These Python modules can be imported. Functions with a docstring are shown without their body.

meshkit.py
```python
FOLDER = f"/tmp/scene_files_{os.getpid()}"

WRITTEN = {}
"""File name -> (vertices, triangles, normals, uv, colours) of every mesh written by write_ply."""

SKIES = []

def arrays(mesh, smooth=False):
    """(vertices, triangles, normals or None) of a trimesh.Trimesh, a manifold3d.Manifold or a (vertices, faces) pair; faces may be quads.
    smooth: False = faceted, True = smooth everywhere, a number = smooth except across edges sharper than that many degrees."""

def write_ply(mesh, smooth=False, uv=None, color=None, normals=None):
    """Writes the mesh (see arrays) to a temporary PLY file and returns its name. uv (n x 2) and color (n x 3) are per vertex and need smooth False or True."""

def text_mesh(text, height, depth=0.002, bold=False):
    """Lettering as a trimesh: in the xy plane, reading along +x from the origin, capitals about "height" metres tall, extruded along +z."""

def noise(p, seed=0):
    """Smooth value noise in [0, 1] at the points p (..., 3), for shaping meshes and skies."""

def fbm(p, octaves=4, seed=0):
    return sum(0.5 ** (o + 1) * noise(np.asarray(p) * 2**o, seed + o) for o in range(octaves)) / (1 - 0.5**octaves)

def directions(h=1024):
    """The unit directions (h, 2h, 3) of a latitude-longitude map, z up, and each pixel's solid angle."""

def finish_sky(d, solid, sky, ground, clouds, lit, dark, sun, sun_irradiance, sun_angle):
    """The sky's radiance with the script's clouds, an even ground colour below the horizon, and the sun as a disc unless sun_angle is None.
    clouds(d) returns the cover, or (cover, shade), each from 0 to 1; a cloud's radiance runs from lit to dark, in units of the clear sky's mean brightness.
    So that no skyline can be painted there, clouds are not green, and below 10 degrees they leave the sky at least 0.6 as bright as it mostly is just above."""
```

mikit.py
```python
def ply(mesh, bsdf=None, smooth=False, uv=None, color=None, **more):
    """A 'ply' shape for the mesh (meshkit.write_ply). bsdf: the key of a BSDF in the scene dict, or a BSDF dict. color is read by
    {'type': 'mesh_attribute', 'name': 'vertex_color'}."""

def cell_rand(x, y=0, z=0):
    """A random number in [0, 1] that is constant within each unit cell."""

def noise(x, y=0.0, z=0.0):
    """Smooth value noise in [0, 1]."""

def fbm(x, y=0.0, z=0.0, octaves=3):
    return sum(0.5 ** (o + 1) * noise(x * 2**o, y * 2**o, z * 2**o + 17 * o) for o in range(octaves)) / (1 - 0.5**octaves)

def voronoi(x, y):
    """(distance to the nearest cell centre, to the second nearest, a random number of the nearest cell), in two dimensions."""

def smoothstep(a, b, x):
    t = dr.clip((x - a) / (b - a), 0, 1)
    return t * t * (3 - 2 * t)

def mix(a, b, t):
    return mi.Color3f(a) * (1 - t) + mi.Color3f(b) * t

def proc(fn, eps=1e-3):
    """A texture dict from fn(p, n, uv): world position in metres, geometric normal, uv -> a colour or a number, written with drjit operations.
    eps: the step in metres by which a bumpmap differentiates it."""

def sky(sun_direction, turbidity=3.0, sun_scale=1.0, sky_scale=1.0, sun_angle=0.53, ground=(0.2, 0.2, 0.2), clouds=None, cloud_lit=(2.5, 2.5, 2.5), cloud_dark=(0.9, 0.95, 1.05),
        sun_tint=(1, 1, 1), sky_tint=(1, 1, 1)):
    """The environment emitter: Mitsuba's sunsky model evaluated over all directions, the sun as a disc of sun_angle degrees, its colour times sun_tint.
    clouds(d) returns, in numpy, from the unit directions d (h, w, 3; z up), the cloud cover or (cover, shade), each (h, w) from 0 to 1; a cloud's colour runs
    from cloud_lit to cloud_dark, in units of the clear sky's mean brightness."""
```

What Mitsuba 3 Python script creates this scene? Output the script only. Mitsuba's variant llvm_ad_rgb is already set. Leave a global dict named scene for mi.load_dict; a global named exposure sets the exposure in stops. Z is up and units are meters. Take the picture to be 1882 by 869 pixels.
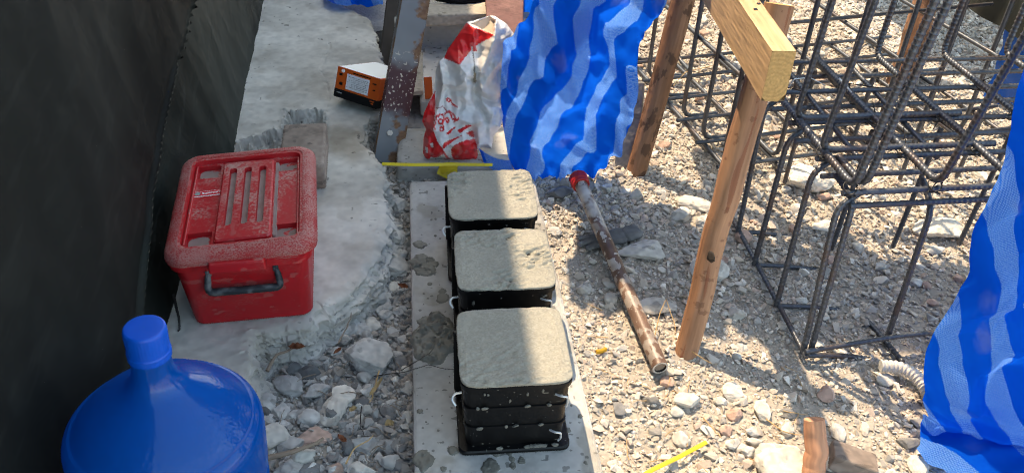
"""Concrete cube moulds curing on a plank at a small building site: rubble and a broken slab on the left, gravel and a rebar cage on the right."""
import math, random
import numpy as np, trimesh, manifold3d as m3
import drjit as dr, mitsuba as mi
import mikit, meshkit
from mikit import proc, fbm, noise, smoothstep, mix, voronoi, cell_rand
from shapely.geometry import Polygon, Point
import shapely

scene, labels = {}, {}
T = mi.ScalarTransform4f
rng = np.random.default_rng(7)

# ------------------------------------------------------------------ camera, sky, exposure
scene['camera'] = {'type': 'perspective', 'fov': 62.4831, 'fov_axis': 'x', 'near_clip': 0.02, 'far_clip': 400.0,
                   'to_world': T().look_at(origin=[-0.1343, -0.9869, 1.1080], target=[-0.0316, -0.1881, 0.5152], up=[0.0385, 0.5923, 0.8048])}
SUN = np.array([-0.22, 0.52, 1.0])
scene['sky_light'] = mikit.sky(SUN, turbidity=4.0, sun_scale=0.72, sky_scale=2.1, sun_tint=(1.0, 0.935, 0.81), sky_tint=(1.29, 1.03, 0.71))
exposure = 3.0

# ------------------------------------------------------------------ bookkeeping
def numbered(key):
    if not any(k == key or k.startswith(key + '__') for k in used):
        used.add(key); return key
    i = 1
    while f'{key}_{i:03d}' in used: i += 1
    k = f'{key}_{i:03d}'; used.add(k); return k
used = set()
def note(key, label=None, cat=None, group=None, kind=None):
    d = {k: v for k, v in (('label', label), ('category', cat), ('group', group), ('kind', kind)) if v}
    if d: labels[key] = d
def thing(name, label, cat, group=None):
    key = numbered(name); note(key, label, cat, group); return key
def part(parent, name, shape, label=None, kind=None):
    key = numbered(parent + '__' + name); scene[key] = shape; note(key, label, kind=kind); return key
def solo(name, shape, label, cat, group=None, kind=None):
    key = numbered(name); scene[key] = shape; note(key, label, cat, group, kind); return key
def struct(name, shape, label=None):
    key = numbered(name); scene[key] = shape; note(key, label, kind='structure'); return key
P = mikit.ply

# ------------------------------------------------------------------ mesh helpers
def tm(v, f): return trimesh.Trimesh(np.asarray(v, float), np.asarray(f, int), process=False)
def grid_faces(nu, nv, wrap=False):
    i, j = np.meshgrid(np.arange(nu - 1), np.arange(nv if wrap else nv - 1), indexing='ij')
    a, b = i * nv + j, i * nv + (j + 1) % nv
    c, d = (i + 1) * nv + (j + 1) % nv, (i + 1) * nv + j
    q = np.stack([a, b, c, d], -1).reshape(-1, 4)
    return np.vstack([q[:, [0, 1, 2]], q[:, [0, 2, 3]]])
def resample(pts, step):
    pts = np.asarray(pts, float)
    d = np.r_[0, np.cumsum(np.linalg.norm(np.diff(pts, axis=0), axis=1))]
    s = np.linspace(0, d[-1], max(2, int(round(d[-1] / step)) + 1))
    return np.stack([np.interp(s, d, pts[:, k]) for k in range(3)], 1), s
def fillet(pts, r, n=6):
    pts = [np.asarray(p, float) for p in pts]; out = [pts[0]]
    for a, b, c in zip(pts, pts[1:], pts[2:]):
        u, v = (a - b) / np.linalg.norm(a - b), (c - b) / np.linalg.norm(c - b)
        rr = min(r, 0.45 * np.linalg.norm(a - b), 0.45 * np.linalg.norm(c - b))
        for t in np.linspace(0, 1, n): out.append(b + u * rr * (1 - t) ** 2 + v * rr * t ** 2)
    return np.array(out + [pts[-1]])
def tube(pts, r, sides=10, caps=True, squash=None):
    p = np.asarray(pts, float); n = len(p); r = np.broadcast_to(np.asarray(r, float), (n,))
    t = np.gradient(p, axis=0); t /= np.linalg.norm(t, axis=1, keepdims=True) + 1e-12
    a = np.cross(t[0], [0, 0, 1.0] if abs(t[0, 2]) < .9 else [1.0, 0, 0]); a /= np.linalg.norm(a)
    A = np.empty_like(p)
    for i in range(n):
        a = a - t[i] * (a @ t[i]); a /= np.linalg.norm(a); A[i] = a
    B = np.cross(t, A); ang = np.arange(sides) * 2 * np.pi / sides
    ca, sa = np.cos(ang), np.sin(ang)
    v = p[:, None] + r[:, None, None] * (ca[None, :, None] * A[:, None] + sa[None, :, None] * B[:, None])
    v = v.reshape(-1, 3); f = grid_faces(n, sides, True)[:, ::-1]
    if caps:
        k = len(v); v = np.vstack([v, p[0], p[-1]]); j = np.arange(sides)
        f = np.vstack([f, np.stack([j, (j + 1) % sides, j * 0 + k], 1)[:, ::-1], np.stack([(n - 1) * sides + j, (n - 1) * sides + (j + 1) % sides, j * 0 + k + 1], 1)])
    m = tm(v, f)
    if m.volume < 0: m.invert()
    return m
def rrect(w, d, r, n=6):
    a = np.linspace(0, np.pi / 2, n); out = []
    for k, (sx, sy) in enumerate(((1, 1), (-1, 1), (-1, -1), (1, -1))):
        th = a + k * np.pi / 2
        out.append(np.stack([sx * (w / 2 - r) + r * np.cos(th), sy * (d / 2 - r) + r * np.sin(th)], 1))
    return np.vstack(out)
def loft(rings):
    """rings: (outline n x 2, z); closed solid with fan caps."""
    n = len(rings[0][0]); v = np.vstack([np.c_[o, np.full(n, z)] for o, z in rings]); f = grid_faces(len(rings), n, True)
    k = len(v); v = np.vstack([v, [*rings[0][0].mean(0), rings[0][1]], [*rings[-1][0].mean(0), rings[-1][1]]]); j = np.arange(n); e = (len(rings) - 1) * n
    f = np.vstack([f, np.stack([(j + 1) % n, j, j * 0 + k], 1), np.stack([e + j, e + (j + 1) % n, j * 0 + k + 1], 1)])
    m = tm(v, f)
    if m.volume < 0: m.invert()
    return m
def rbox(sx, sy, sz, r=0.004, seg=8):
    """box with rounded edges, centred in x and y, standing on z = 0"""
    s = m3.Manifold.sphere(r, seg); x, y, z = sx / 2 - r, sy / 2 - r, sz - r
    m = m3.Manifold.batch_hull([s.translate((a, b, c)) for a in (-x, x) for b in (-y, y) for c in (r, z)])
    return man(m)
def man(m):
    q = m.to_mesh(); return trimesh.Trimesh(q.vert_properties[:, :3], q.tri_verts, process=False)
def to_man(mesh):
    q = mesh.copy(); q.merge_vertices()
    return m3.Manifold(m3.Mesh(np.asarray(q.vertices, np.float32), np.asarray(q.faces, np.uint32)))
def rot(ax, deg): return trimesh.transformations.rotation_matrix(math.radians(deg), ax)[:3, :3]
def place(mesh, loc=(0, 0, 0), rz=0, rx=0, ry=0, s=1):
    m = mesh.copy(); R = rot((0, 0, 1), rz) @ rot((0, 1, 0), ry) @ rot((1, 0, 0), rx)
    m.vertices = (np.asarray(m.vertices) * s) @ R.T + np.asarray(loc, float); return m
def frame_between(a, b, up=(0, 0, 1)):
    a, b = np.asarray(a, float), np.asarray(b, float); y = (b - a) / np.linalg.norm(b - a)
    x = np.cross(y, up); x /= np.linalg.norm(x); z = np.cross(x, y)
    return a, np.stack([x, y, z], 1), np.linalg.norm(b - a)
def cat(*ms): return trimesh.util.concatenate(ms)
def refine(mesh, maxedge):
    v, f = trimesh.remesh.subdivide_to_size(mesh.vertices, mesh.faces, maxedge, max_iter=12)
    m = tm(v, f); m.merge_vertices(); return m
def rough(mesh, amp, freq, seed=0, octaves=4):
    m = mesh.copy(); m.merge_vertices()
    n = np.asarray(m.vertex_normals); m.vertices = np.asarray(m.vertices) + n * (amp * 2 * (meshkit.fbm(np.asarray(m.vertices) * freq, octaves, seed) - .5))[:, None]
    return m
ICO3, ICO4 = trimesh.creation.icosphere(3), trimesh.creation.icosphere(4)
def rock(size, seed, planes=13, bump=.055, base=ICO3, k=70.0):
    """broken lump: random cutting planes round a ball, then roughness; size = full extents"""
    r = np.random.default_rng(seed); d = np.asarray(base.vertices)
    n = r.normal(size=(planes, 3)); n /= np.linalg.norm(n, axis=1, keepdims=True); h = r.uniform(.55, .95, planes)
    c = d @ n.T; rad = np.where(c > .05, h / np.maximum(c, .05), 9)
    soft = -np.log(np.exp(-k * np.minimum(rad, 1.6)).sum(1) + np.exp(-k * 1.08)) / k
    soft = soft * (1 + bump * 2.2 * (meshkit.fbm(d * 3.1 + seed, 4, seed) - .5) + bump * 1.5 * (meshkit.fbm(d * 11 + seed, 2, seed + 5) - .5))
    v = d * soft[:, None]; v -= (v.max(0) + v.min(0)) / 2; v /= (v.max(0) - v.min(0)) / 2
    m = tm(v * np.asarray(size) / 2, base.faces); return m
def facet(q, freq, seed, dim=2):
    """broken-stone noise, about -.5 to .5: every cell is a small tilted plane"""
    from scipy.spatial import cKDTree
    q2 = np.asarray(q)[..., :dim].reshape(-1, dim) * freq; r = np.random.default_rng(seed); lo, hi = q2.min(0) - 1, q2.max(0) + 1
    n = int(np.prod(hi - lo)) + 4; c = r.uniform(lo, hi, (n, dim)); i = cKDTree(c).query(q2)[1]; g = r.normal(0, .35, (n, dim)); h = r.uniform(-.35, .35, n)
    return (h[i] + ((q2 - c[i]) * g[i]).sum(1)).reshape(np.shape(q)[:-1])
def sheet2d(poly, step, jitter=0.0, seed=0, boundary=None):
    """triangulated points inside a polygon (2-D); the boundary's points come first"""
    from scipy.spatial import Delaunay
    b = poly.exterior; n = max(8, int(b.length / step)); bp = np.array([b.interpolate(i / n, normalized=True).coords[0] for i in range(n)]) if boundary is None else boundary
    x0, y0, x1, y1 = poly.bounds; gx, gy = np.meshgrid(np.arange(x0, x1, step), np.arange(y0, y1, step)); g = np.stack([gx.ravel(), gy.ravel()], 1)
    g = g + jitter * step * (np.random.default_rng(seed).uniform(size=g.shape) - .5)
    g = g[shapely.contains(poly.buffer(-.5 * step), shapely.points(g))]
    p = np.vstack([bp, g]); t = Delaunay(p).simplices; c = p[t].mean(1)
    return p, t[shapely.contains(poly, shapely.points(c))]

# ------------------------------------------------------------------ materials
def pr(color, rough=.7, spec=.3, **k):
    c = color if isinstance(color, dict) else {'type': 'rgb', 'value': list(color)}
    return {'type': 'principled', 'base_color': c, 'roughness': rough, 'specular': spec, **k}
def mat(key, bsdf, bump=None, scale=1.0):
    if bump is not None: bsdf = {'type': 'bumpmap', 'tex': bump, 'scale': scale, 'bsdf': bsdf}
    scene[key] = {'type': 'twosided', 'bsdf': bsdf}
VC = {'type': 'mesh_attribute', 'name': 'vertex_color'}
def C(*a): return mi.Color3f(*a)
def sand_c(p, n, uv):
    f = fbm(p.x * 9, p.y * 9, p.z * 9, 4); g = noise(p.x * 260, p.y * 260, p.z * 260)
    return mix((.30, .265, .225), (.43, .385, .325), f) * (0.65 + .6 * g)
mat('m_sand', pr(proc(sand_c), .95, .1))
mat('m_gravel', pr(VC, .88, .2))
def slab_c(p, n, uv):
    f = fbm(p.x * 7, p.y * 7, p.z * 7, 4); g = fbm(p.x * 60, p.y * 60, p.z * 60, 3)
    c = mix((.39, .37, .335), (.58, .555, .51), smoothstep(.25, .75, f)) * (.8 + .4 * g)
    pit = smoothstep(.76, .84, noise(p.x * 95, p.y * 95, p.z * 95)) * smoothstep(.45, .7, noise(p.x * 11, p.y * 11, 3.0))
    st = dr.maximum(smoothstep(.56, .72, fbm(p.x * 3.3 + 8, p.y * 3.3, 2.0, 4)), .32 * smoothstep(.58, .76, fbm(p.x * 17, p.y * 17, 6.0, 4)))
    c = mix(c, c * mi.Color3f(.66, .61, .55), st)
    agg = smoothstep(.70, .78, noise(p.x * 150 + 4, p.y * 150, p.z * 150)) * smoothstep(.01, -.02, p.z)
    c = mix(c, mi.Color3f(.22, .21, .20), .6 * agg)
    return c * (1 - .55 * pit)
mat('m_slab', pr(proc(slab_c), .92, .15), proc(lambda p, n, uv: fbm(p.x * 120, p.y * 120, p.z * 120, 3)), .0024)
def plank_c(p, n, uv):
    f = fbm(p.x * 5 + 3, p.y * 5, p.z * 5, 4); g = fbm(p.x * 90, p.y * 90, p.z * 90, 3)
    c = mix((.31, .305, .29), (.43, .42, .40), smoothstep(.3, .7, f)) * (.86 + .28 * g)
    stain = smoothstep(.60, .70, fbm(p.x * 16, p.y * 16, 4.0, 3))
    pit = smoothstep(.86, .9, noise(p.x * 120, p.y * 120, p.z * 120))
    return mix(c, c * mi.Color3f(.78, .76, .72), stain) * (1 - .5 * pit)
mat('m_plank', pr(proc(plank_c), .85, .2), proc(lambda p, n, uv: fbm(p.x * 150, p.y * 150, p.z * 150, 2)), .0010)
def mort_c(p, n, uv):
    f = fbm(p.x * 22, p.y * 22, p.z * 22, 4)
    return mix((.232, .222, .185), (.298, .286, .238), f) * (.82 + .36 * noise(p.x * 420, p.y * 420, p.z * 420))
mat('m_mortar', pr(proc(mort_c), .62, .35), proc(lambda p, n, uv: fbm(p.x * 170, p.y * 170, p.z * 170, 3)), .0008)
mat('m_splat', pr(proc(lambda p, n, uv: mix((.10, .098, .085), (.18, .175, .15), fbm(p.x * 40, p.y * 40, p.z * 40, 3))), .5, .4), proc(lambda p, n, uv: fbm(p.x * 130, p.y * 130, p.z * 130, 3)), .003)
def chunk(a, b, k):
    def fn(p, n, uv):
        f = fbm(p.x * 14 + k, p.y * 14, p.z * 14, 4); g = noise(p.x * 130 + k, p.y * 130, p.z * 130)
        sp = smoothstep(.74, .82, noise(p.x * 60, p.y * 60 + k, p.z * 60))
        return mix(a, b, smoothstep(.2, .8, f)) * (.78 + .4 * g) * (1 - .3 * sp)
    return fn
BMP = proc(lambda p, n, uv: fbm(p.x * 110, p.y * 110, p.z * 110, 3))
mat('m_chunk_grey', pr(proc(chunk((.34, .33, .315), (.56, .545, .51), 0)), .95, .12), BMP, .008)
mat('m_chunk_pale', pr(proc(chunk((.42, .40, .36), (.66, .62, .55), 5)), .95, .12), BMP, .004)
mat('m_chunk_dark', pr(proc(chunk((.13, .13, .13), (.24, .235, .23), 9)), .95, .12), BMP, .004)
mat('m_chunk_pink', pr(proc(chunk((.36, .25, .20), (.52, .37, .30), 3)), .95, .12), BMP, .003)
def mould_c(p, n, uv):
    d = smoothstep(.55, .85, fbm(p.x * 30, p.y * 30, p.z * 30, 4)); s = smoothstep(.91, .93, noise(p.x * 190, p.y * 190, p.z * 190))
    return mix(mix((.003, .003, .0034), (.008, .0075, .007), d), (.14, .135, .115), s * .8)
mat('m_mould', pr(proc(mould_c), .42, .28))
mat('m_clip', pr((.55, .57, .58), .35, .5, metallic=.5))
RED = dict(cx=-.455, cy=.38, a=math.radians(4.0))
def red_c(p, n, uv):
    f = fbm(p.x * 26, p.y * 26, p.z * 26, 4); g = noise(p.x * 330, p.y * 330, p.z * 330)
    up = dr.maximum(n.z, 0)
    scr = smoothstep(.66, .72, fbm(p.x * 40 + 5, p.y * 13, p.z * 60, 3))
    dust = smoothstep(.42, .82, f * .55 + g * .25 + .12 * up) * (.22 + .72 * up)
    dust = dr.maximum(dust, .16 * scr)
    return mix((.40, .010, .015), (.42, .29, .25), dust)
mat('m_red', pr(proc(red_c), .42, .4))
def redrim_c(p, n, uv):
    g = noise(p.x * 700, p.y * 700, p.z * 700); f = fbm(p.x * 30, p.y * 30, p.z * 30, 3)
    k = smoothstep(.30, .75, g * .55 + f * .5) * .62
    return mix((.30, .010, .013), (.40, .255, .225), k)
mat('m_red_rim', pr(proc(redrim_c), .6, .3))
mat('m_dust', pr(proc(lambda p, n, uv: mix((.24, .155, .14), (.32, .25, .225), fbm(p.x * 50, p.y * 50, p.z * 50, 3))), .95, .1))
mat('m_handle', pr(proc(lambda p, n, uv: mix((.02, .024, .03), (.13, .14, .15), smoothstep(.45, .8, fbm(p.x * 60, p.y * 60, p.z * 60, 3)))), .5, .4))
mat('m_white', pr((.74, .74, .72), .6, .3))
mat('m_print_red', pr((.55, .02, .03), .6, .3))
mat('m_grey_print', pr((.25, .26, .25), .6, .3))
BOTTLE_BUMP = proc(lambda p, n, uv: (fbm(p.x * 220, p.y * 220, p.z * 220, 2)) * smoothstep(.205, .235, p.z) * (1 - smoothstep(.262, .285, p.z)), 4e-4)
scene['m_bottle'] = {'type': 'blendbsdf', 'weight': .42,
    'skin': {'type': 'twosided', 'bsdf': {'type': 'bumpmap', 'scale': .0006, 'tex': BOTTLE_BUMP, 'bsdf': pr((.001, .036, .25), .12, .5, clearcoat=.35, clearcoat_gloss=.94)}},
    'glow': {'type': 'principledthin', 'base_color': {'type': 'rgb', 'value': [.002, .25, .80]}, 'roughness': .3, 'diff_trans': 1.4, 'spec_trans': 0.0, 'eta': 1.5}}
mat('m_cap', pr((.0005, .075, .50), .38, .4))
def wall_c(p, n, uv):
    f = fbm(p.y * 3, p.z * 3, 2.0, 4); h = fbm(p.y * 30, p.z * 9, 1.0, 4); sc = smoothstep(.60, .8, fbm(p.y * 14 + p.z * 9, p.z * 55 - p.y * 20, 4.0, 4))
    panel = smoothstep(-.01, .01, p.y - (2.0 * p.z - .19))  # lighter beyond the seam, as the sky-facing side; light put into colour
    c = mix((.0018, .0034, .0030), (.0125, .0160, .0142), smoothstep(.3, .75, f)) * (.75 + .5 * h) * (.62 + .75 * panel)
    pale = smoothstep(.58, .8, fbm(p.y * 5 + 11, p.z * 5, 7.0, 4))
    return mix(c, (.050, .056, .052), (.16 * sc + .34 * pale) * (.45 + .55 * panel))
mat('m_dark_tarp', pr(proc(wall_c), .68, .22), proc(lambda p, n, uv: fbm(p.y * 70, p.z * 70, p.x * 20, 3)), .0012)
mat('m_olive_tarp', pr(proc(lambda p, n, uv: mix((.012, .014, .012), (.045, .047, .036), smoothstep(.35, .7, fbm(p.x * 30, p.y * 30, p.z * 4, 4)))), .65, .3))
def tarp_fn(p, n, uv):
    t = uv.x / .062; k = dr.floor(t); w = t - k
    blue = dr.select(.5 * t - dr.floor(.5 * t) < .56, mi.Float(1), mi.Float(0))
    a, b = uv.x / .0030, uv.y / .0030
    row = dr.floor(b); a2 = a + .5 * (row - 2 * dr.floor(row / 2))
    fx, fy = a2 - dr.floor(a2) - .5, b - row - .5
    dots = 1 - smoothstep(.30, .46, dr.sqrt(fx * fx + fy * fy))
    fade = .75 + .5 * fbm(uv.x * 9, uv.y * 5, 1.0, 3)
    weave = mix((.008, .16, .74), (.36, .56, .88), .05 + .52 * dots)
    dirt = smoothstep(.62, .85, fbm(uv.x * 14, uv.y * 14, 5.0, 4))
    c = mix(weave, mi.Color3f(.003, .098, .70) * fade, blue)
    return mix(c, (.42, .46, .52), .18 * dirt)
scene['m_blue_tarp'] = {'type': 'principledthin', 'base_color': proc(tarp_fn), 'roughness': .38, 'diff_trans': 1.05, 'spec_trans': 0.0, 'eta': 1.4}
def post_c(p, n, uv):
    f = fbm(uv.x * 30, uv.y * 7, 1.0, 4); patch = smoothstep(.56, .64, fbm(uv.x * 50 + 4, uv.y * 30, 3.0, 4)); st = noise(uv.x * 240, uv.y * 14)
    c = mix((.27, .125, .065), (.46, .25, .14), f) * (.8 + .4 * st)
    return mix(c * .66, mi.Color3f(.060, .032, .02), .7 * patch)
mat('m_bark', pr(proc(post_c), .7, .25), proc(lambda p, n, uv: fbm(uv.x * 90, uv.y * 30, 1.0, 3), 5e-4), .003)
def peeled_c(p, n, uv):
    f = fbm(uv.x * 20, uv.y * 5, 1.0, 4); patch = smoothstep(.69, .76, fbm(uv.x * 55 + 9, uv.y * 60, 3.0, 4)); st = fbm(uv.x * 160, uv.y * 6, 2.0, 3)
    c = mix((.25, .125, .070), (.42, .240, .140), f) * (.68 + .64 * st)
    crack = smoothstep(.66, .70, fbm(uv.x * 70, uv.y * 5 + 7, 6.0, 3))
    return mix(mix(c, mi.Color3f(.15, .07, .04), .6 * patch), mi.Color3f(.20, .06, .03), .6 * crack)
mat('m_peeled', pr(proc(peeled_c), .68, .25), proc(lambda p, n, uv: fbm(uv.x * 120, uv.y * 12, 1.0, 3), 5e-4), .002)
mat('m_stake', pr(proc(lambda p, n, uv: mix((.36, .17, .10), (.52, .29, .18), fbm(uv.x * 90, uv.y * 9, 1.0, 4)) * (.75 + .5 * noise(uv.x * 260, uv.y * 20))), .75, .2))
def lum_c(p, n, uv):
    g = fbm(uv.x * 70 + .35 * noise(uv.y * 4), uv.y * 1.2, 1.0, 4); r = noise(uv.x * 320, uv.y * 25)
    sp = smoothstep(.78, .82, noise(uv.x * 60, uv.y * 40 + 3, 2.0))
    return mix((.46, .295, .145), (.575, .39, .215), g) * (.80 + .36 * r) * (1 - .30 * smoothstep(.60, .78, fbm(uv.x * 25, uv.y * 14, 9.0, 4))) * (1 - .0 * sp)
mat('m_lumber', pr(proc(lum_c), .7, .25), proc(lambda p, n, uv: noise(uv.x * 300, uv.y * 30), 4e-4), .0005)
def end_c(p, n, uv):
    d = dr.sqrt(dr.square(uv.x - .012) + dr.square(uv.y - .03)); w = d * 900 + 5 * fbm(uv.x * 30, uv.y * 30, 1.0, 2)
    return mix((.42, .265, .105), (.48, .31, .13), .5 + .5 * dr.sin(w)) * (.85 + .3 * noise(uv.x * 400, uv.y * 400))
mat('m_lumber_end', pr(proc(end_c), .75, .2))
def rebar_c(p, n, uv):
    f = fbm(p.x * 22, p.y * 22, p.z * 22, 4); k = smoothstep(.52, .68, f)
    return mix(mix((.055, .064, .080), (.115, .122, .138), fbm(p.x * 90, p.y * 90, p.z * 90, 2)), (.10, .06, .042), k * .45)
mat('m_rebar', pr(proc(rebar_c), .42, .5, metallic=.55))
def steel_c(p, n, uv):
    f = fbm(p.x * 28, p.y * 28, p.z * 28, 4); rust = smoothstep(.54, .66, f + .5 * (uv.x - .5) - .04)
    c = mix((.12, .13, .145), (.21, .215, .225), fbm(p.x * 12, p.y * 12, p.z * 12, 3))
    c = mix(c, mix((.10, .045, .02), (.22, .12, .06), noise(p.x * 160, p.y * 160, p.z * 160)), rust)
    band = smoothstep(.125, .155, uv.y + .02 * fbm(p.x * 60, p.y * 60, p.z * 60, 2)) * (1 - smoothstep(.245, .285, uv.y + .02 * fbm(p.x * 60, p.y * 60, p.z * 60, 2)))
    c = mix(c, mi.Color3f(.050, .006, .010), .95 * band)
    sp = smoothstep(.84, .88, noise(uv.x * 20, uv.y * 190, 4.0)) * smoothstep(.1, .16, uv.y) * (1 - smoothstep(.26, .31, uv.y))
    return mix(c, (.58, .50, .42), .85 * sp)
mat('m_steel', pr(proc(steel_c), .55, .45, metallic=.15))
mat('m_dark_steel', pr(proc(lambda p, n, uv: mix((.012, .010, .009), (.045, .034, .026), fbm(p.x * 25, p.y * 25, p.z * 25, 4))), .7, .3))
def pipe_c(p, n, uv):
    sp = smoothstep(.53, .58, fbm(uv.x * 75, uv.y * 60, 3.0, 4)) * (1 - .55 * smoothstep(.25, .42, uv.y))
    up = (1 - smoothstep(.14, .27, uv.y)) * smoothstep(.04, .07, uv.y)
    c = mix((.085, .050, .036), (.20, .125, .09), fbm(uv.x * 8, uv.y * 20, 1.0, 3))
    return mix(c, mix((.42, .38, .33), (.60, .57, .52), noise(uv.x * 30, uv.y * 100)), dr.maximum(sp * .85, up * smoothstep(.30, .5, fbm(uv.x * 40, uv.y * 25, 9.0, 3))))
mat('m_pipe', pr(proc(pipe_c), .45, .4))
mat('m_collar', pr((.30, .012, .012), .4, .4))
mat('m_bag', pr(VC, .34, .45))
mat('m_yellow', pr((.62, .50, .03), .5, .3))
mat('m_yellow_tube', pr((.55, .30, .02), .5, .3))
mat('m_orange', pr((.52, .085, .010), .45, .35))
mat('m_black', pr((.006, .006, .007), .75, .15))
def print_c(p, n, uv):
    row = uv.y * 9; r = dr.floor(row); w = row - r
    ends = .96 - .35 * cell_rand(r, 3)
    ink = (cell_rand(dr.floor(uv.x * 70), r, 5) > .30) & (w > .32) & (w < .68) & (uv.x > .06) & (uv.x < ends) & (r > .5) & (r < 7.5)
    return dr.select(ink, mi.Color3f(.22, .22, .25), mi.Color3f(.66, .67, .70))
mat('m_label', pr(proc(print_c), .5, .3))
mat('m_brick', pr(proc(chunk((.20, .16, .135), (.29, .235, .20), 2)), .9, .15), BMP, .002)
mat('m_redboard', pr(proc(chunk((.115, .05, .045), (.16, .08, .07), 7)), .75, .25))
mat('m_beige', pr(proc(chunk((.32, .28, .22), (.42, .37, .30), 4)), .85, .2))
mat('m_bluesheet', pr((.008, .10, .46), .45, .35))
mat('m_conduit', pr((.52, .50, .46), .5, .4))
mat('m_wire', pr((.035, .032, .03), .5, .4, metallic=.3))
mat('m_straw', pr((.46, .30, .14), .8, .2))
mat('m_twig', pr((.24, .185, .14), .85, .2))
mat('m_leaf', pr(proc(lambda p, n, uv: mix((.10, .03, .014), (.20, .075, .03), noise(p.x * 90, p.y * 90, p.z * 90))), .7, .25))
mat('m_dry_leaf', pr((.30, .21, .10), .7, .25))
mat('m_glove', pr(proc(chunk((.10, .10, .10), (.20, .195, .19), 6)), .95, .1))

# ------------------------------------------------------------------ ground: one sheet, fine where the camera looks
GZ = -.045
def graded(a, b, step, far):
    core = np.arange(a, b + 1e-9, step); g = np.geomspace(step, far, 26)
    return np.r_[a - np.cumsum(g)[::-1], core, b + np.cumsum(g)]
def ground_h(x, y):
    p = np.stack([x, y, np.zeros_like(x)], -1)
    near = np.exp(-np.maximum(np.hypot(x - .4, y - .6) - 2.0, 0) / 2)
    h = GZ + (.022 * (meshkit.fbm(p * 3.1, 3, 3) - .5) + .012 * (meshkit.fbm(p * 14, 3, 5) - .5)) * near
    left = np.clip((-.12 - x) / .1, 0, 1)
    return h + left * (.022 * (meshkit.fbm(p * 6, 3, 9) - .35) - .022) - .02 * np.exp(-((x - .9) / .35) ** 2 - ((y - .5) / .5) ** 2)
gx, gy = graded(-1.0, 2.4, .02, 16.0), graded(-.7, 3.0, .02, 16.0)
X_, Y_ = np.meshgrid(gx, gy, indexing='ij')
struct('ground', P(tm(np.stack([X_, Y_, ground_h(X_, Y_)], -1).reshape(-1, 3), grid_faces(len(gx), len(gy))), 'm_sand', True), 'sandy ground under the gravel, rubble and rebar cage')

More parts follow.
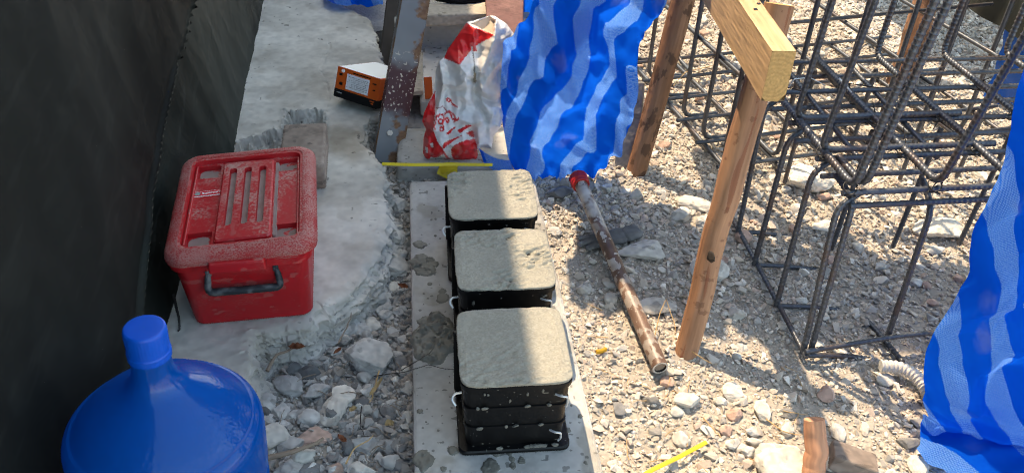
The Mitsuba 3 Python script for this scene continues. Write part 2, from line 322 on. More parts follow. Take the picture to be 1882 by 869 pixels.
# ------------------------------------------------------------------ broken concrete slab on the left
SZ = .015
slab_px = [(-0.722, 2.365), (-0.480, 2.118), (-0.444, 1.942), (-0.363, 1.823), (-0.309, 1.749), (-0.270, 1.603), (-0.261, 1.505), (-0.246, 1.444), (-0.246, 1.359), (-0.224, 1.257), (-0.217, 1.155), (-0.239, 1.076), (-0.279, 1.047), (-0.288, 0.974), (-0.289, 0.923), (-0.269, 0.883), (-0.248, 0.835), (-0.235, 0.808), (-0.231, 0.733), (-0.226, 0.663), (-0.223, 0.575), (-0.229, 0.513), (-0.239, 0.452), (-0.262, 0.374), (-0.290, 0.330), (-0.320, 0.299), (-0.352, 0.278), (-0.368, 0.242), (-0.427, 0.228), (-0.455, 0.215), (-0.467, 0.175), (-0.465, 0.136), (-0.476, 0.094), (-0.581, 0.027), (-0.700, -0.010)]
slab_poly = Polygon(slab_px + [(-1.15, -.02), (-1.15, 2.9)])
slab_poly = slab_poly.buffer(0)
slab_poly = slab_poly.intersection(shapely.box(-.85, -.02, .2, 2.25))
if slab_poly.geom_type != 'Polygon': slab_poly = max(slab_poly.geoms, key=lambda g_: g_.area)
slab_poly = shapely.geometry.polygon.orient(slab_poly)
n_ = int(slab_poly.exterior.length / .0038); rg = np.array([slab_poly.exterior.interpolate(i / n_, normalized=True).coords[0] for i in range(n_)])
sm_ = lambda v, k: sum(np.roll(v, s, 0) for s in range(-k, k + 1)) / (2 * k + 1)
tg = sm_(np.roll(rg, -1, 0) - np.roll(rg, 1, 0), 6); tg /= np.linalg.norm(tg, axis=1, keepdims=True); nr = np.stack([tg[:, 1], -tg[:, 0]], 1)
live = ((rg[:, 0] > -.80) & (rg[:, 1] > .0) & (rg[:, 1] < 2.2)).astype(float)[:, None]
r3 = np.c_[rg, 0 * rg[:, 0]]
rg = rg + live * nr * (.022 * (meshkit.fbm(r3 * 13, 3, 4) - .5) + .010 * (meshkit.fbm(r3 * 45, 4, 2) - .5) + .007 * facet(r3, 30, 1) + .006)[:, None]
noisy = Polygon(rg).buffer(0)
if noisy.geom_type != 'Polygon': noisy = max(noisy.geoms, key=lambda g_: g_.area)
noisy = shapely.geometry.polygon.orient(noisy); rg = np.array(noisy.exterior.coords)[:-1]; n_ = len(rg)
tg = sm_(np.roll(rg, -1, 0) - np.roll(rg, 1, 0), 5); tg /= np.linalg.norm(tg, axis=1, keepdims=True); nr = sm_(np.stack([tg[:, 1], -tg[:, 0]], 1), 4)
p, f = sheet2d(noisy, .0046, .3, 1, rg); pp = np.c_[p, 0 * p[:, 0]]; pt_ = shapely.points(p); sd = shapely.distance(noisy.exterior, pt_)
z = SZ + .003 * (meshkit.fbm(pp * 7, 3, 1) - .5) + .0018 * (meshkit.fbm(pp * 60, 3, 8) - .5) - .012 * np.clip(1 - sd / .02, 0, 1) ** 2 * meshkit.noise(pp * 30, 31) + np.clip(1 - sd / .035, 0, 1) * .005 * (facet(pp, 50, 9) - .25)
pit = Polygon([(-0.610, 0.868), (-0.596, 0.928), (-0.554, 0.959), (-0.510, 0.985), (-0.489, 1.007), (-0.491, 1.085), (-0.394, 1.086), (-0.376, 0.950), (-0.419, 0.818), (-0.526, 0.751), (-0.590, 0.754)])
pd = shapely.distance(pit.exterior, pt_) * np.where(shapely.contains(pit, pt_), 1, -1) + .016 * (meshkit.fbm(pp * 40, 3, 2) - .5) + .012 * facet(pp, 70, 3)
k = np.clip(pd / .010, 0, 1)
z = z - k * (.018 + .020 * meshkit.fbm(pp * 48, 4, 21) + .024 * facet(pp, 60, 22) + .016 * facet(pp, 140, 23)) + .012 * np.exp(-(pd / .010) ** 2) * np.clip(facet(pp, 90, 24) + .3, 0, 1)
ck = np.array([(-0.388, 1.083), (-0.381, 1.162), (-0.397, 1.264), (-0.418, 1.337), (-0.414, 1.431), (-0.404, 1.498), (-0.422, 1.617)])
cl = shapely.distance(shapely.LineString(ck), pt_) + .006 * (meshkit.noise(pp * 60, 6) - .5)
z = z - .003 * np.exp(-(cl / .0022) ** 2)
V = [np.c_[p, z]]; F = [f if np.cross(p[f[0, 1]] - p[f[0, 0]], p[f[0, 2]] - p[f[0, 0]]) > 0 else f[:, ::-1]]
NR = 26; prev = np.arange(n_); at = len(p); j_ = np.roll(np.arange(n_), -1)
lean = np.where(rg[:, 1] > .75, .15, 1) * (.16 + .75 * np.clip(meshkit.fbm(np.c_[rg, 0 * rg[:, 0]] * 9, 3, 14) - .25, 0, 1))
for r_ in range(1, NR):
    t_ = r_ / (NR - 1) * .12; q3 = np.c_[rg, np.full(n_, -t_)]
    w3 = q3 + .012 * np.stack([meshkit.fbm(q3 * 50 + i, 2, 41 + i) - .5 for i in range(3)], 1); off = lean * t_ * .8 - .05 * np.clip((t_ - .075) / .045, 0, 1) + min(1, r_ / 3) * (.014 * facet(w3 * [.75, .75, 1.2], 34, 15, 3) + .003 * facet(w3 * [.8, .8, 1.4], 100, 16, 3) + .030 * (meshkit.fbm(q3 * [20, 20, 30], 4, 18) - .5) + .006 * (meshkit.fbm(q3 * 160, 2, 17) - .5))
    V.append(np.c_[rg + nr * off[:, None], z[:n_] - t_]); cur = at + np.arange(n_); at += n_
    F += [np.stack([prev, cur, cur[j_]], 1), np.stack([prev, cur[j_], prev[j_]], 1)]; prev = cur
struct('concrete_slab', P(tm(np.vstack(V), np.vstack(F)), 'm_slab', 22), 'pale broken concrete slab with a jagged right edge')

# ------------------------------------------------------------------ plank and gravel
PX0, PX1, PY0, PY1 = -.166, .138, -.80, .745
pl = refine(rbox(PX1 - PX0, PY1 - PY0, .055, .006), .03)
pl = rough(pl, .0016, 26, 3)
pl = place(pl, ((PX0 + PX1) / 2, (PY0 + PY1) / 2, -.055))
solo('concrete_plank', P(pl, 'm_plank', 40), 'long flat grey concrete plank lying on the rubble under the three filled moulds', 'plank')

def stone_kit(n=14, pts=11):
    kit = []
    for i in range(n):
        r = np.random.default_rng(100 + i); v = r.normal(size=(pts, 3)); v /= np.linalg.norm(v, axis=1, keepdims=True)
        v *= r.uniform(.85, 1.1, (pts, 1)); h = trimesh.convex.convex_hull(v); h.fix_normals(); kit.append((np.asarray(h.vertices) * .5, np.asarray(h.faces)))
    return kit
KIT = stone_kit()
PAL = np.array([(.48, .42, .345), (.44, .385, .32), (.41, .385, .35), (.51, .455, .385), (.46, .37, .305), (.56, .51, .44), (.33, .31, .285), (.39, .35, .305), (.60, .555, .49)])
PALG = np.array([(.31, .295, .275), (.25, .24, .228), (.38, .365, .34), (.19, .182, .175), (.32, .28, .245), (.46, .44, .41), (.28, .265, .248)])
def scatter(xy, size, pal, seed, lift=.25, squash=.62):
    r = np.random.default_rng(seed); n = len(xy); V, F, Cc = [], [], []; at = 0
    hz = ground_h(xy[:, 0], xy[:, 1]); kind = r.integers(len(KIT), size=n)
    q = r.normal(size=(n, 4)); q /= np.linalg.norm(q, axis=1, keepdims=True)
    th = r.uniform(0, 2 * np.pi, n); tilt = r.normal(0, .35, (n, 2))
    col = pal[r.choice(len(pal), n)] * r.uniform(.78, 1.22, (n, 1))
    sc = size[:, None] * np.stack([r.uniform(.8, 1.35, n), r.uniform(.7, 1.1, n), squash * r.uniform(.75, 1.25, n)], 1)
    for kd in range(len(KIT)):
        ii = np.nonzero(kind == kd)[0]; bv, bf = KIT[kd]
        v = bv[None] * sc[ii, None]; c, s = np.cos(th[ii]), np.sin(th[ii])
        x = v[..., 0] * c[:, None] - v[..., 1] * s[:, None]; y = v[..., 0] * s[:, None] + v[..., 1] * c[:, None]
        zz = v[..., 2] + x * tilt[ii, 0, None] + y * tilt[ii, 1, None]
        w = np.stack([x + xy[ii, 0, None], y + xy[ii, 1, None], zz + (hz[ii] + lift * sc[ii, 2])[:, None]], -1)
        V.append(w.reshape(-1, 3)); F.append((bf[None] + (np.arange(len(ii)) * len(bv))[:, None, None]).reshape(-1, 3) + at); at += w.shape[0] * w.shape[1]
        Cc.append(np.repeat(col[ii], len(bv), 0))
    return tm(np.vstack(V), np.vstack(F)), np.vstack(Cc)
view = Polygon([(-.75, -.55), (1.25, -.55), (2.6, 2.3), (2.6, 2.9), (-.2, 2.6)])
def sample(n, seed, region):
    r = np.random.default_rng(seed); a, b, c, d = region.bounds
    q = np.stack([r.uniform(a, c, n), r.uniform(b, d, n)], 1)
    return q[shapely.contains(region, shapely.points(q[:, 0], q[:, 1]))]
plank_poly = shapely.box(PX0 + .008, PY0, PX1 - .004, PY1)
right = view.difference(shapely.box(-2, -2, PX1 - .004, 3)).union(shapely.box(.0, .75, .2, 2.5))
def thin(q, keep, seed): return q[np.random.default_rng(seed).uniform(size=len(q)) < keep]
q = sample(230000, 1, right); lf = meshkit.fbm(np.c_[q, 0 * q[:, 0]] * 4.5, 3, 6); q = thin(q, np.clip(1.35 - .42 * q[:, 1], .22, 1) * np.clip(1.9 * lf + .05, .35, 1), 2); lf = meshkit.fbm(np.c_[q, 0 * q[:, 0]] * 4.5, 3, 6)
r_ = np.random.default_rng(3); s_ = np.exp(r_.normal(math.log(.0069), .48, len(q))) * (.7 + .7 * lf) * np.clip(.85 + .35 * q[:, 1], .9, 1.5)
g1, c1 = scatter(q, np.clip(s_, .0038, .026), PAL, 4, .30, .55)
q2 = sample(2300, 5, right); s2 = np.clip(np.exp(np.random.default_rng(6).normal(math.log(.019), .28, len(q2))), .012, .034)
g2, c2 = scatter(q2, s2, np.vstack([PAL, PAL[[5, 8, 3]]]), 7, .3)
solo('gravel', P(cat(g1, g2), 'm_gravel', False, color=np.vstack([c1, c2])), 'loose beige and grey gravel covering the ground right of the plank', 'gravel', kind='stuff')
left = Polygon([(-.62, -.55), (PX0 + .004, -.55), (PX0 + .004, .80), (-.10, .80), (-.10, 1.2), (-.30, 1.2), (-.30, .4), (-.62, .25)])
q = sample(40000, 11, left); s_ = np.clip(np.exp(np.random.default_rng(12).normal(math.log(.0078), .5, len(q))), .0035, .028)
g3, c3 = scatter(q, s_, PALG, 13)
solo('rubble_grit', P(g3, 'm_gravel', False, color=c3), 'fine grey grit and small rubble between the broken slab and the plank', 'grit', kind='stuff')

def tube_uv(pts, r, sides=20, caps=True):
    """tube with uv in metres (u round, v along); the ring's seam and the caps have vertices of their own"""
    m = tube(pts, r, sides, False); n = len(pts); v = np.asarray(m.vertices).reshape(n, sides, 3)
    v = np.concatenate([v, v[:, :1]], 1); r = np.broadcast_to(np.asarray(r, float), (n,))
    d = np.r_[0, np.cumsum(np.linalg.norm(np.diff(pts, axis=0), axis=1))]
    uu = np.arange(sides + 1) / sides * 2 * np.pi * float(np.mean(r)); uv = np.stack(np.broadcast_arrays(uu[None, :], d[:, None]), -1)
    V, U, F = [v.reshape(-1, 3)], [uv.reshape(-1, 2)], [grid_faces(n, sides + 1)]
    k = n * (sides + 1)
    if caps:
        for e, flip in ((0, 1), (n - 1, 0)):
            ring = v[e, :-1]; V.append(np.vstack([ring, ring.mean(0)])); U.append(np.vstack([uv[e, :-1], [[.01, .01]]]))
            j = np.arange(sides); f = np.stack([j, (j + 1) % sides, j * 0 + sides], 1) + k; F.append(f); k += sides + 1
    return tm(np.vstack(V), np.vstack(F)), np.vstack(U)
def dist(p, line): return shapely.distance(shapely.LineString(line), shapely.points(p))
def inside(p, poly): return shapely.contains(Polygon(poly).buffer(0), shapely.points(p))
def ridged(p, seed=0, oct=3): return sum(.5 ** o * (1 - np.abs(2 * meshkit.noise(np.asarray(p) * 2 ** o, seed + o) - 1)) for o in range(oct)) / (2 - .5 ** (oct - 1))
def worley(q, seed):
    from scipy.spatial import cKDTree
    q = np.asarray(q).reshape(-1, 2); r = np.random.default_rng(seed); lo, hi = q.min(0) - 1, q.max(0) + 1; return cKDTree(r.uniform(lo, hi, (int(np.prod(hi - lo)) + 4, 2))).query(q)[0]
def crumple(q, cell, seed, k=2):
    """piecewise linear random values (n x k) over a jittered lattice: flat facets that meet in sharp creases"""
    from scipy.interpolate import LinearNDInterpolator
    q = np.asarray(q, float).reshape(-1, 2); r = np.random.default_rng(seed); lo, hi = q.min(0) - 2 * cell, q.max(0) + 2 * cell
    g = np.stack(np.meshgrid(np.arange(lo[0], hi[0], cell), np.arange(lo[1], hi[1], cell), indexing='ij'), -1).reshape(-1, 2); g = g + cell * .8 * (r.uniform(size=g.shape) - .5)
    return LinearNDInterpolator(g, r.uniform(-.5, .5, (len(g), k)))(q)
def p3(p, z=0.): return np.c_[p, np.full(len(p), z)]

# ------------------------------------------------------------------ concrete cube moulds
def fill_mesh(seed):
    n = 121; a = np.linspace(-1, 1, n); U, V = np.meshgrid(a, a, indexing='ij')
    k = 9.0; sc = np.maximum(np.abs(U), np.abs(V)) / np.maximum((np.abs(U) ** k + np.abs(V) ** k) ** (1 / k), 1e-9)
    w = .0888; x, y = U * sc * w, V * sc * w; q = np.stack([x, y, 0 * x + seed], -1)
    rim = np.maximum(np.abs(U), np.abs(V)); edge = np.clip((rim - .90) / .1, 0, 1)
    wob = 1 + .013 * edge * (meshkit.fbm(q * 55, 3, seed) - .5) * 2
    x, y = x * wob, y * wob
    sweep = meshkit.fbm(np.stack([x * 60 + y * 22, y * 150 - x * 40, 0 * x + seed], -1), 3, seed)
    z = .0022 * (meshkit.fbm(q * 14, 3, seed + 2) - .5) + (.0075 + .003 * (seed % 3)) * (sweep - .5) * np.clip(3 * meshkit.noise(q * 16, seed + 3) - 1.0, .08, 1) + .0006 * (meshkit.noise(q * 260, seed) - .5) - .0012 * edge ** 3 + .0012 * np.exp(-((rim - .86) / .035) ** 2) * (meshkit.noise(q * 40, seed + 4))
    top = np.stack([x, y, z], -1).reshape(-1, 3); f = [grid_faces(n, n)]
    ring = np.concatenate([np.arange(n) * n, (n - 1) * n + np.arange(1, n), (np.arange(n - 2, -1, -1)) * n + n - 1, np.arange(n - 2, 0, -1)])
    rr = np.random.default_rng(seed); drop = .0025 + .0045 * meshkit.fbm(top[ring] * 70, 3, seed + 7)
    V2, at, m = [top], len(top), len(ring); prev = ring
    for s, d in ((.995, .35), (.985, .75), (.955, 1.0), (.90, 1.0)):
        r2 = top[ring] * [s, s, 1]; r2[:, 2] = -drop * d - .002; V2.append(r2); cur = at + np.arange(m); at += m
        j = (np.arange(m) + 1) % m; f += [np.stack([prev, prev[j], cur[j]], 1), np.stack([prev, cur[j], cur], 1)]; prev = cur
    return tm(np.vstack(V2), np.vstack(f))
def make_mould(x, y, deg, label, seed, lead=False):
    t = thing('cube_mould', label, 'mould', 'three filled cube moulds in a row')
    L = (x, y, 0)
    o = lambda w, r=.016: rrect(w, w, r)
    part(t, 'base_plate', P(place(loft([(o(.180, .014), .0008), (o(.184, .014), .003), (o(.184, .014), .008), (o(.180, .014), .0105)]), L, deg), 'm_mould', 30))
    part(t, 'body', P(place(loft([(o(.1585), .010), (o(.1600), .012), (o(.1685), .150), (o(.1665), .1535)]), L, deg), 'm_mould', 35))
    for zz, w in ((.058, .1672), (.103, .1704)):
        part(t, 'rib', P(place(loft([(o(w - .007), zz - .0026), (o(w), zz - .0022), (o(w), zz + .0018), (o(w - .007), zz + .0024)]), L, deg), 'm_mould', 30))
    part(t, 'rim', P(place(loft([(o(.170), .143), (o(.1745), .145), (o(.1750), .1535), (o(.170), .155)]), L, deg), 'm_mould', 30))
    for sx in (-1,):   # upright flange where the two halves meet
        part(t, 'flange', P(place(place(rbox(.012, .007, .138, .002), (sx * .088, -.060 * sx - .012, .010), 0), L, deg), 'm_mould', 30))
    c = fill_mesh(seed); part(t, 'fresh_concrete', P(place(c, (x, y, .1592), deg), 'm_mortar', True), 'trowelled wet grey concrete, flush with the mould and slopping over its rim')
    def clip(pts): part(t, 'clip', P(place(tube(fillet(pts, .006), .0019, 8), L, deg), 'm_clip', 40))
    clip([(.060, -.0865, .131), (.070, -.094, .133), (.078, -.0945, .1325), (.079, -.093, .117), (.077, -.092, .108)])
    clip([(.056, -.0845, .046), (.064, -.093, .049), (.073, -.0935, .048), (.0735, -.0925, .034), (.070, -.090, .026)])
    clip([(-.086, -.070, .128), (-.097, -.074, .130), (-.102, -.082, .127), (-.096, -.088, .118)])
    # slops of mortar on the foot flange and ribs
    r = np.random.default_rng(seed + 50)
    if lead:
        for i in range(9):
            w = r.uniform(.008, .022); b = rock((w, .007, .006), seed * 31 + i, 8, .1); part(t, 'mortar_slop', P(place(b, (x + r.uniform(-.07, .075), y - .0875, .0115), 0), 'm_splat', True))
        for i in range(8):
            w = r.uniform(.005, .012); b = rock((w, .005, .006), seed * 37 + i, 8, .1); zz = r.choice([.060, .105]); zz -= .0; part(t, 'mortar_slop', P(place(b, (x + r.uniform(-.065, .065), y - .0865, zz + .002), 0), 'm_splat', True))
    for i in range(8 if lead else 4):
        w = r.uniform(.0025, .006); b = rock((w, .003, w * r.uniform(.8, 2.6)), seed * 41 + i, 8, .1); part(t, 'mortar_drip', P(place(b, (x + r.uniform(-.07, .07), y - .0845, r.uniform(.115, .148)), 0), 'm_splat', True))
make_mould(0.0, 0.0, -.6, 'nearest black plastic cube mould, its ribbed front face and white clips in full view', 3, True)
make_mould(.0075, .2285, -.8, 'middle black cube mould filled with wet concrete, between the other two', 14)
make_mould(.004, .4425, -1.2, 'farthest black cube mould in the row, its back edge against the striped tarp', 25)

# mortar splashes on the plank
def splat(x, y, w, d, seed, label, group=None, h=.004, z=.0):
    a = np.linspace(0, 2 * np.pi, 60, endpoint=False); rr = .70 + .75 * (meshkit.fbm(np.stack([np.cos(a) * 1.7 + seed, np.sin(a) * 1.7, 0 * a], 1), 4, seed)) - .12
    pol = Polygon(np.stack([np.cos(a) * rr * w / 2, np.sin(a) * rr * d / 2], 1)).buffer(0)
    if pol.geom_type != 'Polygon': pol = max(pol.geoms, key=lambda g_: g_.area)
    p, f = sheet2d(pol, max(.0022, min(w, d) / 22), .4, seed); e = shapely.distance(pol.exterior, shapely.points(p)); q = p3(p) + seed
    big = min(1, w / .05); k = 1 - np.exp(-e / (.0016 + .004 * big))
    zz = h * k * (.45 + .75 * meshkit.fbm(q * 60, 3, seed)) + big * h * .9 * k * (facet(q, 75, seed) + .6 * facet(q, 150, seed + 1)) - .0012 * (e < 1e-6)
    m = tm(np.c_[p, zz], f)
    if m.face_normals[:, 2].mean() < 0: m.invert()
    solo('mortar_splash', P(place(m, (x, y, z)), 'm_splat', 40), label, 'mortar', group)
splat(*[(-0.119, 0.191)][0], .095, .150, 1, 'largest dark wet mortar heap left of the front mould', h=.010)
splat(*[(-0.139, 0.242)][0], .040, .030, 21, 'small mortar lobe at the far tip of the largest heap')
splat(*[(-0.140, 0.417)][0], .055, .090, 2, 'grey mortar splash on the plank left of the gap before the middle mould', h=.005)
splat(*[(-0.145, 0.488)][0], .036, .030, 3, 'mortar lobe at the far end of the grey splash on the plank')
splat(*[(-0.120, 0.420)][0], .030, .030, 4, 'mortar lobe on the right of the grey splash on the plank')
splat(*[(-0.151, -0.092)][0], .036, .050, 5, 'round mortar blob on the left near corner of the plank')
splat(*[(-0.043, -0.115)][0], .034, .040, 6, 'mortar blob on the plank straight in front of the nearest mould')
splat(*[(-0.102, -0.077)][0], .022, .022, 7, 'dark mortar dab by the left front corner of the nearest mould', h=.005)
for i, (px, y, w) in enumerate([[(-0.031, -0.089)][0] + (.016,), [(-0.011, -0.089)][0] + (.014,), [(-0.007, -0.102)][0] + (.014,), [(0.008, -0.106)][0] + (.016,), [(-0.007, -0.115)][0] + (.015,), [(0.120, -0.021)][0] + (.012,), [(0.094, -0.048)][0] + (.014,), [(-0.118, -0.113)][0] + (.014,), [(-0.103, 0.307)][0] + (.03,), [(-0.104, 0.329)][0] + (.018,), [(-0.128, 0.355)][0] + (.012,), [(-0.111, 0.520)][0] + (.010,), [(-0.118, 0.581)][0] + (.010,), [(-0.154, 0.013)][0] + (.014,), [(0.109, 0.005)][0] + (.008,), [(-0.144, -0.012)][0] + (.006,), [(0.112, -0.119)][0] + (.010,)]):
    splat(px, y, w, w * 1.1, 60 + i, 'small round dab of mortar spilled on the plank', 'mortar dabs on the plank', .0022)

# ------------------------------------------------------------------ red tool box
tb = thing('storage_box', 'dusty red plastic storage box with slotted lid and black handle on the slab', 'storage box')
BX, BY, BZ, BA = -.471, .385, .0165, 4.0
body = loft([(rrect(.213, .262, .020), 0), (rrect(.218, .268, .022), .003), (rrect(.232, .312, .024), .150), (rrect(.234, .314, .024), .153)])
part(tb, 'body', P(place(body, (BX, BY - .002, BZ), BA), 'm_red', 35))
lip = loft([(rrect(.232, .312, .024), .146), (rrect(.248, .328, .03), .148), (rrect(.250, .330, .03), .163), (rrect(.244, .324, .03), .166)])
part(tb, 'rim', P(place(lip, (BX, BY, BZ), BA), 'm_red', 35))
w, d = .262, .346
shell = to_man(loft([(rrect(w - .010, d - .010, .034), 0), (rrect(w, d, .036), .004), (rrect(w, d, .036), .014), (rrect(w - .004, d - .004, .036), .020), (rrect(w - .014, d - .014, .034), .0255), (rrect(w - .034, d - .034, .028), .0285), (rrect(w - .044, d - .044, .026), .0275)]))
cut = lambda x0, x1, y0, y1, z0, r=.006: to_man(place(loft([(rrect(x1 - x0, y1 - y0, r), z0), (rrect(x1 - x0 + .006, y1 - y0 + .006, r + .003), .05)]), ((x0 + x1) / 2, (y0 + y1) / 2, 0)))
lid = shell - cut(-.102, .102, -.142, .142, .0175, .016)
panel = to_man(place(loft([(rrect(.100, .262, .006), .010), (rrect(.098, .260, .006), .0235), (rrect(.092, .254, .006), .0265)]), (.002, -.002, 0)))
lid = lid + panel
for sx in (-1, 1):
    for sy in (-1, 1): lid = lid - cut(sx * .0765 - .023, sx * .0765 + .023, sy * .112 - .021, sy * .112 + .021, .0085, .003)
for k in (-1, 0, 1): lid = lid - cut(k * .028 - .006 + .002, k * .028 + .006 + .002, -.088, .102, .0165, .0058)
for sx in (-1, 1):   # low ribs along both sides
    lid = lid + to_man(place(rbox(.004, .262, .013, .0015), (sx * .098, 0, .010)))
lidm = man(lid); LID = dict(rz=5.0, ry=-1.6, rx=.6); LP = (BX + .002, BY + .0, BZ + .166)
lidp = lambda m: place(m, LP, LID['rz'], LID['rx'], LID['ry'])
lk = part(tb, 'lid', P(lidp(lidm), 'm_red', 28), 'dusty red lid sitting slightly askew')
rimr = to_man(loft([(rrect(w + .001, d + .001, .0365), .006), (rrect(w + .001, d + .001, .0365), .014), (rrect(w - .003, d - .003, .036), .0205), (rrect(w - .0132, d - .0132, .034), .0261), (rrect(w - .034, d - .034, .028), .0292)])) - cut(-.106, .106, -.148, .148, .002, .018)
part(lk, 'rolled_edge', P(lidp(man(rimr)), 'm_red_rim', 40), 'dust speckled rolled edge of the lid')
for k in (-1, 0, 1):
    part(lk, 'slot_dust', P(lidp(place(rough(refine(loft([(rrect(.0125, .190, .005), .010), (rrect(.0125, .190, .005), .0172)]), .006), .0008, 150, k + 5), (k * .028 + .002, .007, 0))), 'm_dust', 40))
for sx in (-1, 1):
    for sy in (-1, 1):
        part(lk, 'pocket_dust', P(lidp(place(rough(refine(loft([(rrect(.040, .036, .008), .006), (rrect(.036, .032, .012), .0088)]), .006), .0012, 90, sx + 3 * sy), (sx * .0765, sy * .112 + .003, 0))), 'm_dust', 40))
part(lk, 'dust_strip', P(lidp(place(rough(refine(loft([(rrect(.008, .25, .003), .012), (rrect(.006, .246, .003), .0186)]), .006), .0008, 120, 3), (.0565, 0, 0))), 'm_dust', 40))
stk = part(lk, 'sticker', P(lidp(place(rbox(.052, .0175, .0012, .0003, 4), (-.0725, .036, .0172), 2)), 'm_white', False), 'narrow white sticker with red lettering')
part(lk, 'sticker_field', P(lidp(place(rbox(.0485, .0145, .0006, .0002, 4), (-.0725, .036, .0182), 2)), 'm_print_red', False))
part(lk, 'emblem', P(lidp(place(loft([(rrect(.011, .011, .0054), .0), (rrect(.011, .011, .0054), .0008)]), (-.0905, .0355, .0184), 2)), 'm_grey_print', False))
part(lk, 'lettering', P(lidp(place(meshkit.text_mesh('Superware', .0050, .0005, True), (-.0828, .0335, .0187), 2)), 'm_white', False))
part(tb, 'latch', P(place(loft([(rrect(.094, .012, .003), .000), (rrect(.096, .014, .003), .002), (rrect(.094, .014, .003), .016), (rrect(.092, .010, .003), .020)]), (BX - .002 + math.sin(.07) * .17, BY - .1775, BZ + .1555), BA, -6), 'm_red', 30))
R4 = rot((0, 0, 1), BA); hl = lambda q: np.array([BX, BY, BZ]) + R4 @ np.asarray(q)
hpts = fillet([(-.058, -.1545, .136), (-.060, -.158, .128), (-.064, -.166, .1005), (.064, -.166, .1005), (.060, -.158, .128), (.058, -.1545, .136)], .012)
hd = part(tb, 'handle', P(tube(np.array([hl(q) for q in hpts]), np.interp(np.linspace(0, 1, len(hpts)), [0, .3, .5, .7, 1], [.0045, .0062, .0075, .0062, .0045]), 12), 'm_handle', 40), 'black plastic bail handle')
for sx in (-1, 1): part(hd, 'pivot', P(place(rbox(.010, .012, .016, .002), hl((sx * .058, -.153, .130)), BA), 'm_handle', 30))
part(tb, 'rib', P(place(rbox(.18, .006, .007, .002), hl((0, -.152, .139)), BA), 'm_red', 30))
part(tb, 'scuff', P(place(rbox(.030, .0012, .006, .0004, 4), hl((.077, -.1478, .1185)), BA, 7.5), 'm_dust', False), 'pale paint scuff beside the handle')

# ------------------------------------------------------------------ water bottle
def revolve(profile, n=96):
    a = np.arange(n) * 2 * np.pi / n; p = np.asarray(profile)
    v = np.stack([p[:, 0, None] * np.cos(a), p[:, 0, None] * np.sin(a), np.broadcast_to(p[:, 1, None], (len(p), n))], -1).reshape(-1, 3)
    m = tm(v, grid_faces(len(p), n, True)[:, ::-1])
    if m.volume < 0: m.invert()
    return m
def smooth_profile(keys, n=160):
    from scipy.interpolate import PchipInterpolator
    k = np.asarray(keys, float); s = np.r_[0, np.cumsum(np.hypot(*np.diff(k, axis=0).T))]; t = np.linspace(0, s[-1], n)
    return np.stack([PchipInterpolator(s, k[:, 0])(t), PchipInterpolator(s, k[:, 1])(t)], 1)
wb = thing('water_bottle', 'large blue plastic water bottle with screw cap standing in the near left corner', 'water bottle')
WB = (-.506, -.190, -.046)
prof = smooth_profile([(.001, .012), (.09, .012), (.112, .002), (.126, .006), (.1335, .02), (.1335, .070), (.129, .078), (.129, .088), (.1335, .096), (.1335, .150), (.129, .158), (.129, .168), (.1340, .176), (.1350, .240), (.1345, .256), (.1310, .269), (.1255, .2755), (.1222, .2785), (.1205, .2780), (.1180, .2805), (.106, .294), (.090, .309), (.070, .325), (.054, .336), (.040, .347), (.0310, .360), (.0268, .374), (.0252, .395), (.0250, .425), (.024, .430), (.001, .430)], 260)
prof[:, 0] *= .945; part(wb, 'bottle', P(place(revolve(prof), WB, 0, -1.2, 3.4), 'm_bottle', True))
capp = smooth_profile([(.0315, .398), (.0330, .399), (.0332, .408), (.0318, .4095), (.0318, .412), (.0322, .438), (.0312, .443), (.0285, .4448), (.001, .4452)], 90)
cp = revolve(np.vstack([[(.001, .398)], capp]), 120)
v = np.asarray(cp.vertices).copy(); a = np.arctan2(v[:, 1], v[:, 0]); rr = np.hypot(v[:, 0], v[:, 1]); kn = (rr > .031) & (v[:, 2] > .413) & (v[:, 2] < .44)
v[kn, :2] *= (1 + .008 * np.sign(np.sin(a * 40)))[kn, None]; cp.vertices = v
cp.vertices = np.asarray(cp.vertices) * [.80, .80, 1] + [0, 0, -.004]; part(wb, 'cap', P(place(cp, WB, 0, -1.2, 3.4), 'm_cap', 40), 'bright blue screw cap')

# ------------------------------------------------------------------ dark tarpaulin wall on the left
def wall_x(y, zz):
    xb = np.interp(y, [-1.5, -.6, -.2, .1, .39, .62, .88, 1.20, 1.465, 1.84, 3.2], [-.70, -.68, -.655, -.620, -.622, -.612, -.600, -.615, -.628, -.648, -.70])
    seam = np.interp(zz, [.0, .13, .17, .30, .39, .45, 1.0, 2.6], [.02, .12, .19, .40, .57, .76, 1.0, 1.2])
    d = y - seam
    rt = np.clip(d / .03, 0, 1)
    x = xb - (.13 * rt - .03) * np.minimum(zz, .9) + .010 * np.exp(-((d - .006) / .022) ** 2) * (zz > .01) - .005 * np.exp(-((d + .02) / .02) ** 2)
    q = np.stack([y * 1.0, zz, 0 * y], -1)
    x = x + .026 * (ridged(np.stack([y * 2.4 + zz * .8, zz * .9, 0 * y], -1), 4, 3) - .6) * np.clip(zz / .12, .25, 1) + .007 * (ridged(np.stack([y * 7 + zz * 3, zz * 4, 0 * y], -1), 9, 3) - .6) + .0015 * (meshkit.fbm(q * 26, 3, 2) - .5)
    k = np.clip((zz - .95) / 1.2, 0, 1); return x * (1 - k) - .480 * k
ys = np.arange(-1.5, 3.2, .0065); zs = np.r_[np.arange(-.06, .95, .0075), np.linspace(.97, 2.48, 40)]
Y_, Z_ = np.meshgrid(ys, zs, indexing='ij'); Xw = wall_x(Y_, np.maximum(Z_, 0))
hem = -.045 + .018 * meshkit.fbm(np.stack([ys * 9, 0 * ys, 0 * ys], 1), 2, 1); Zw = np.maximum(Z_, np.where(ys > .12, .012, hem)[:, None])
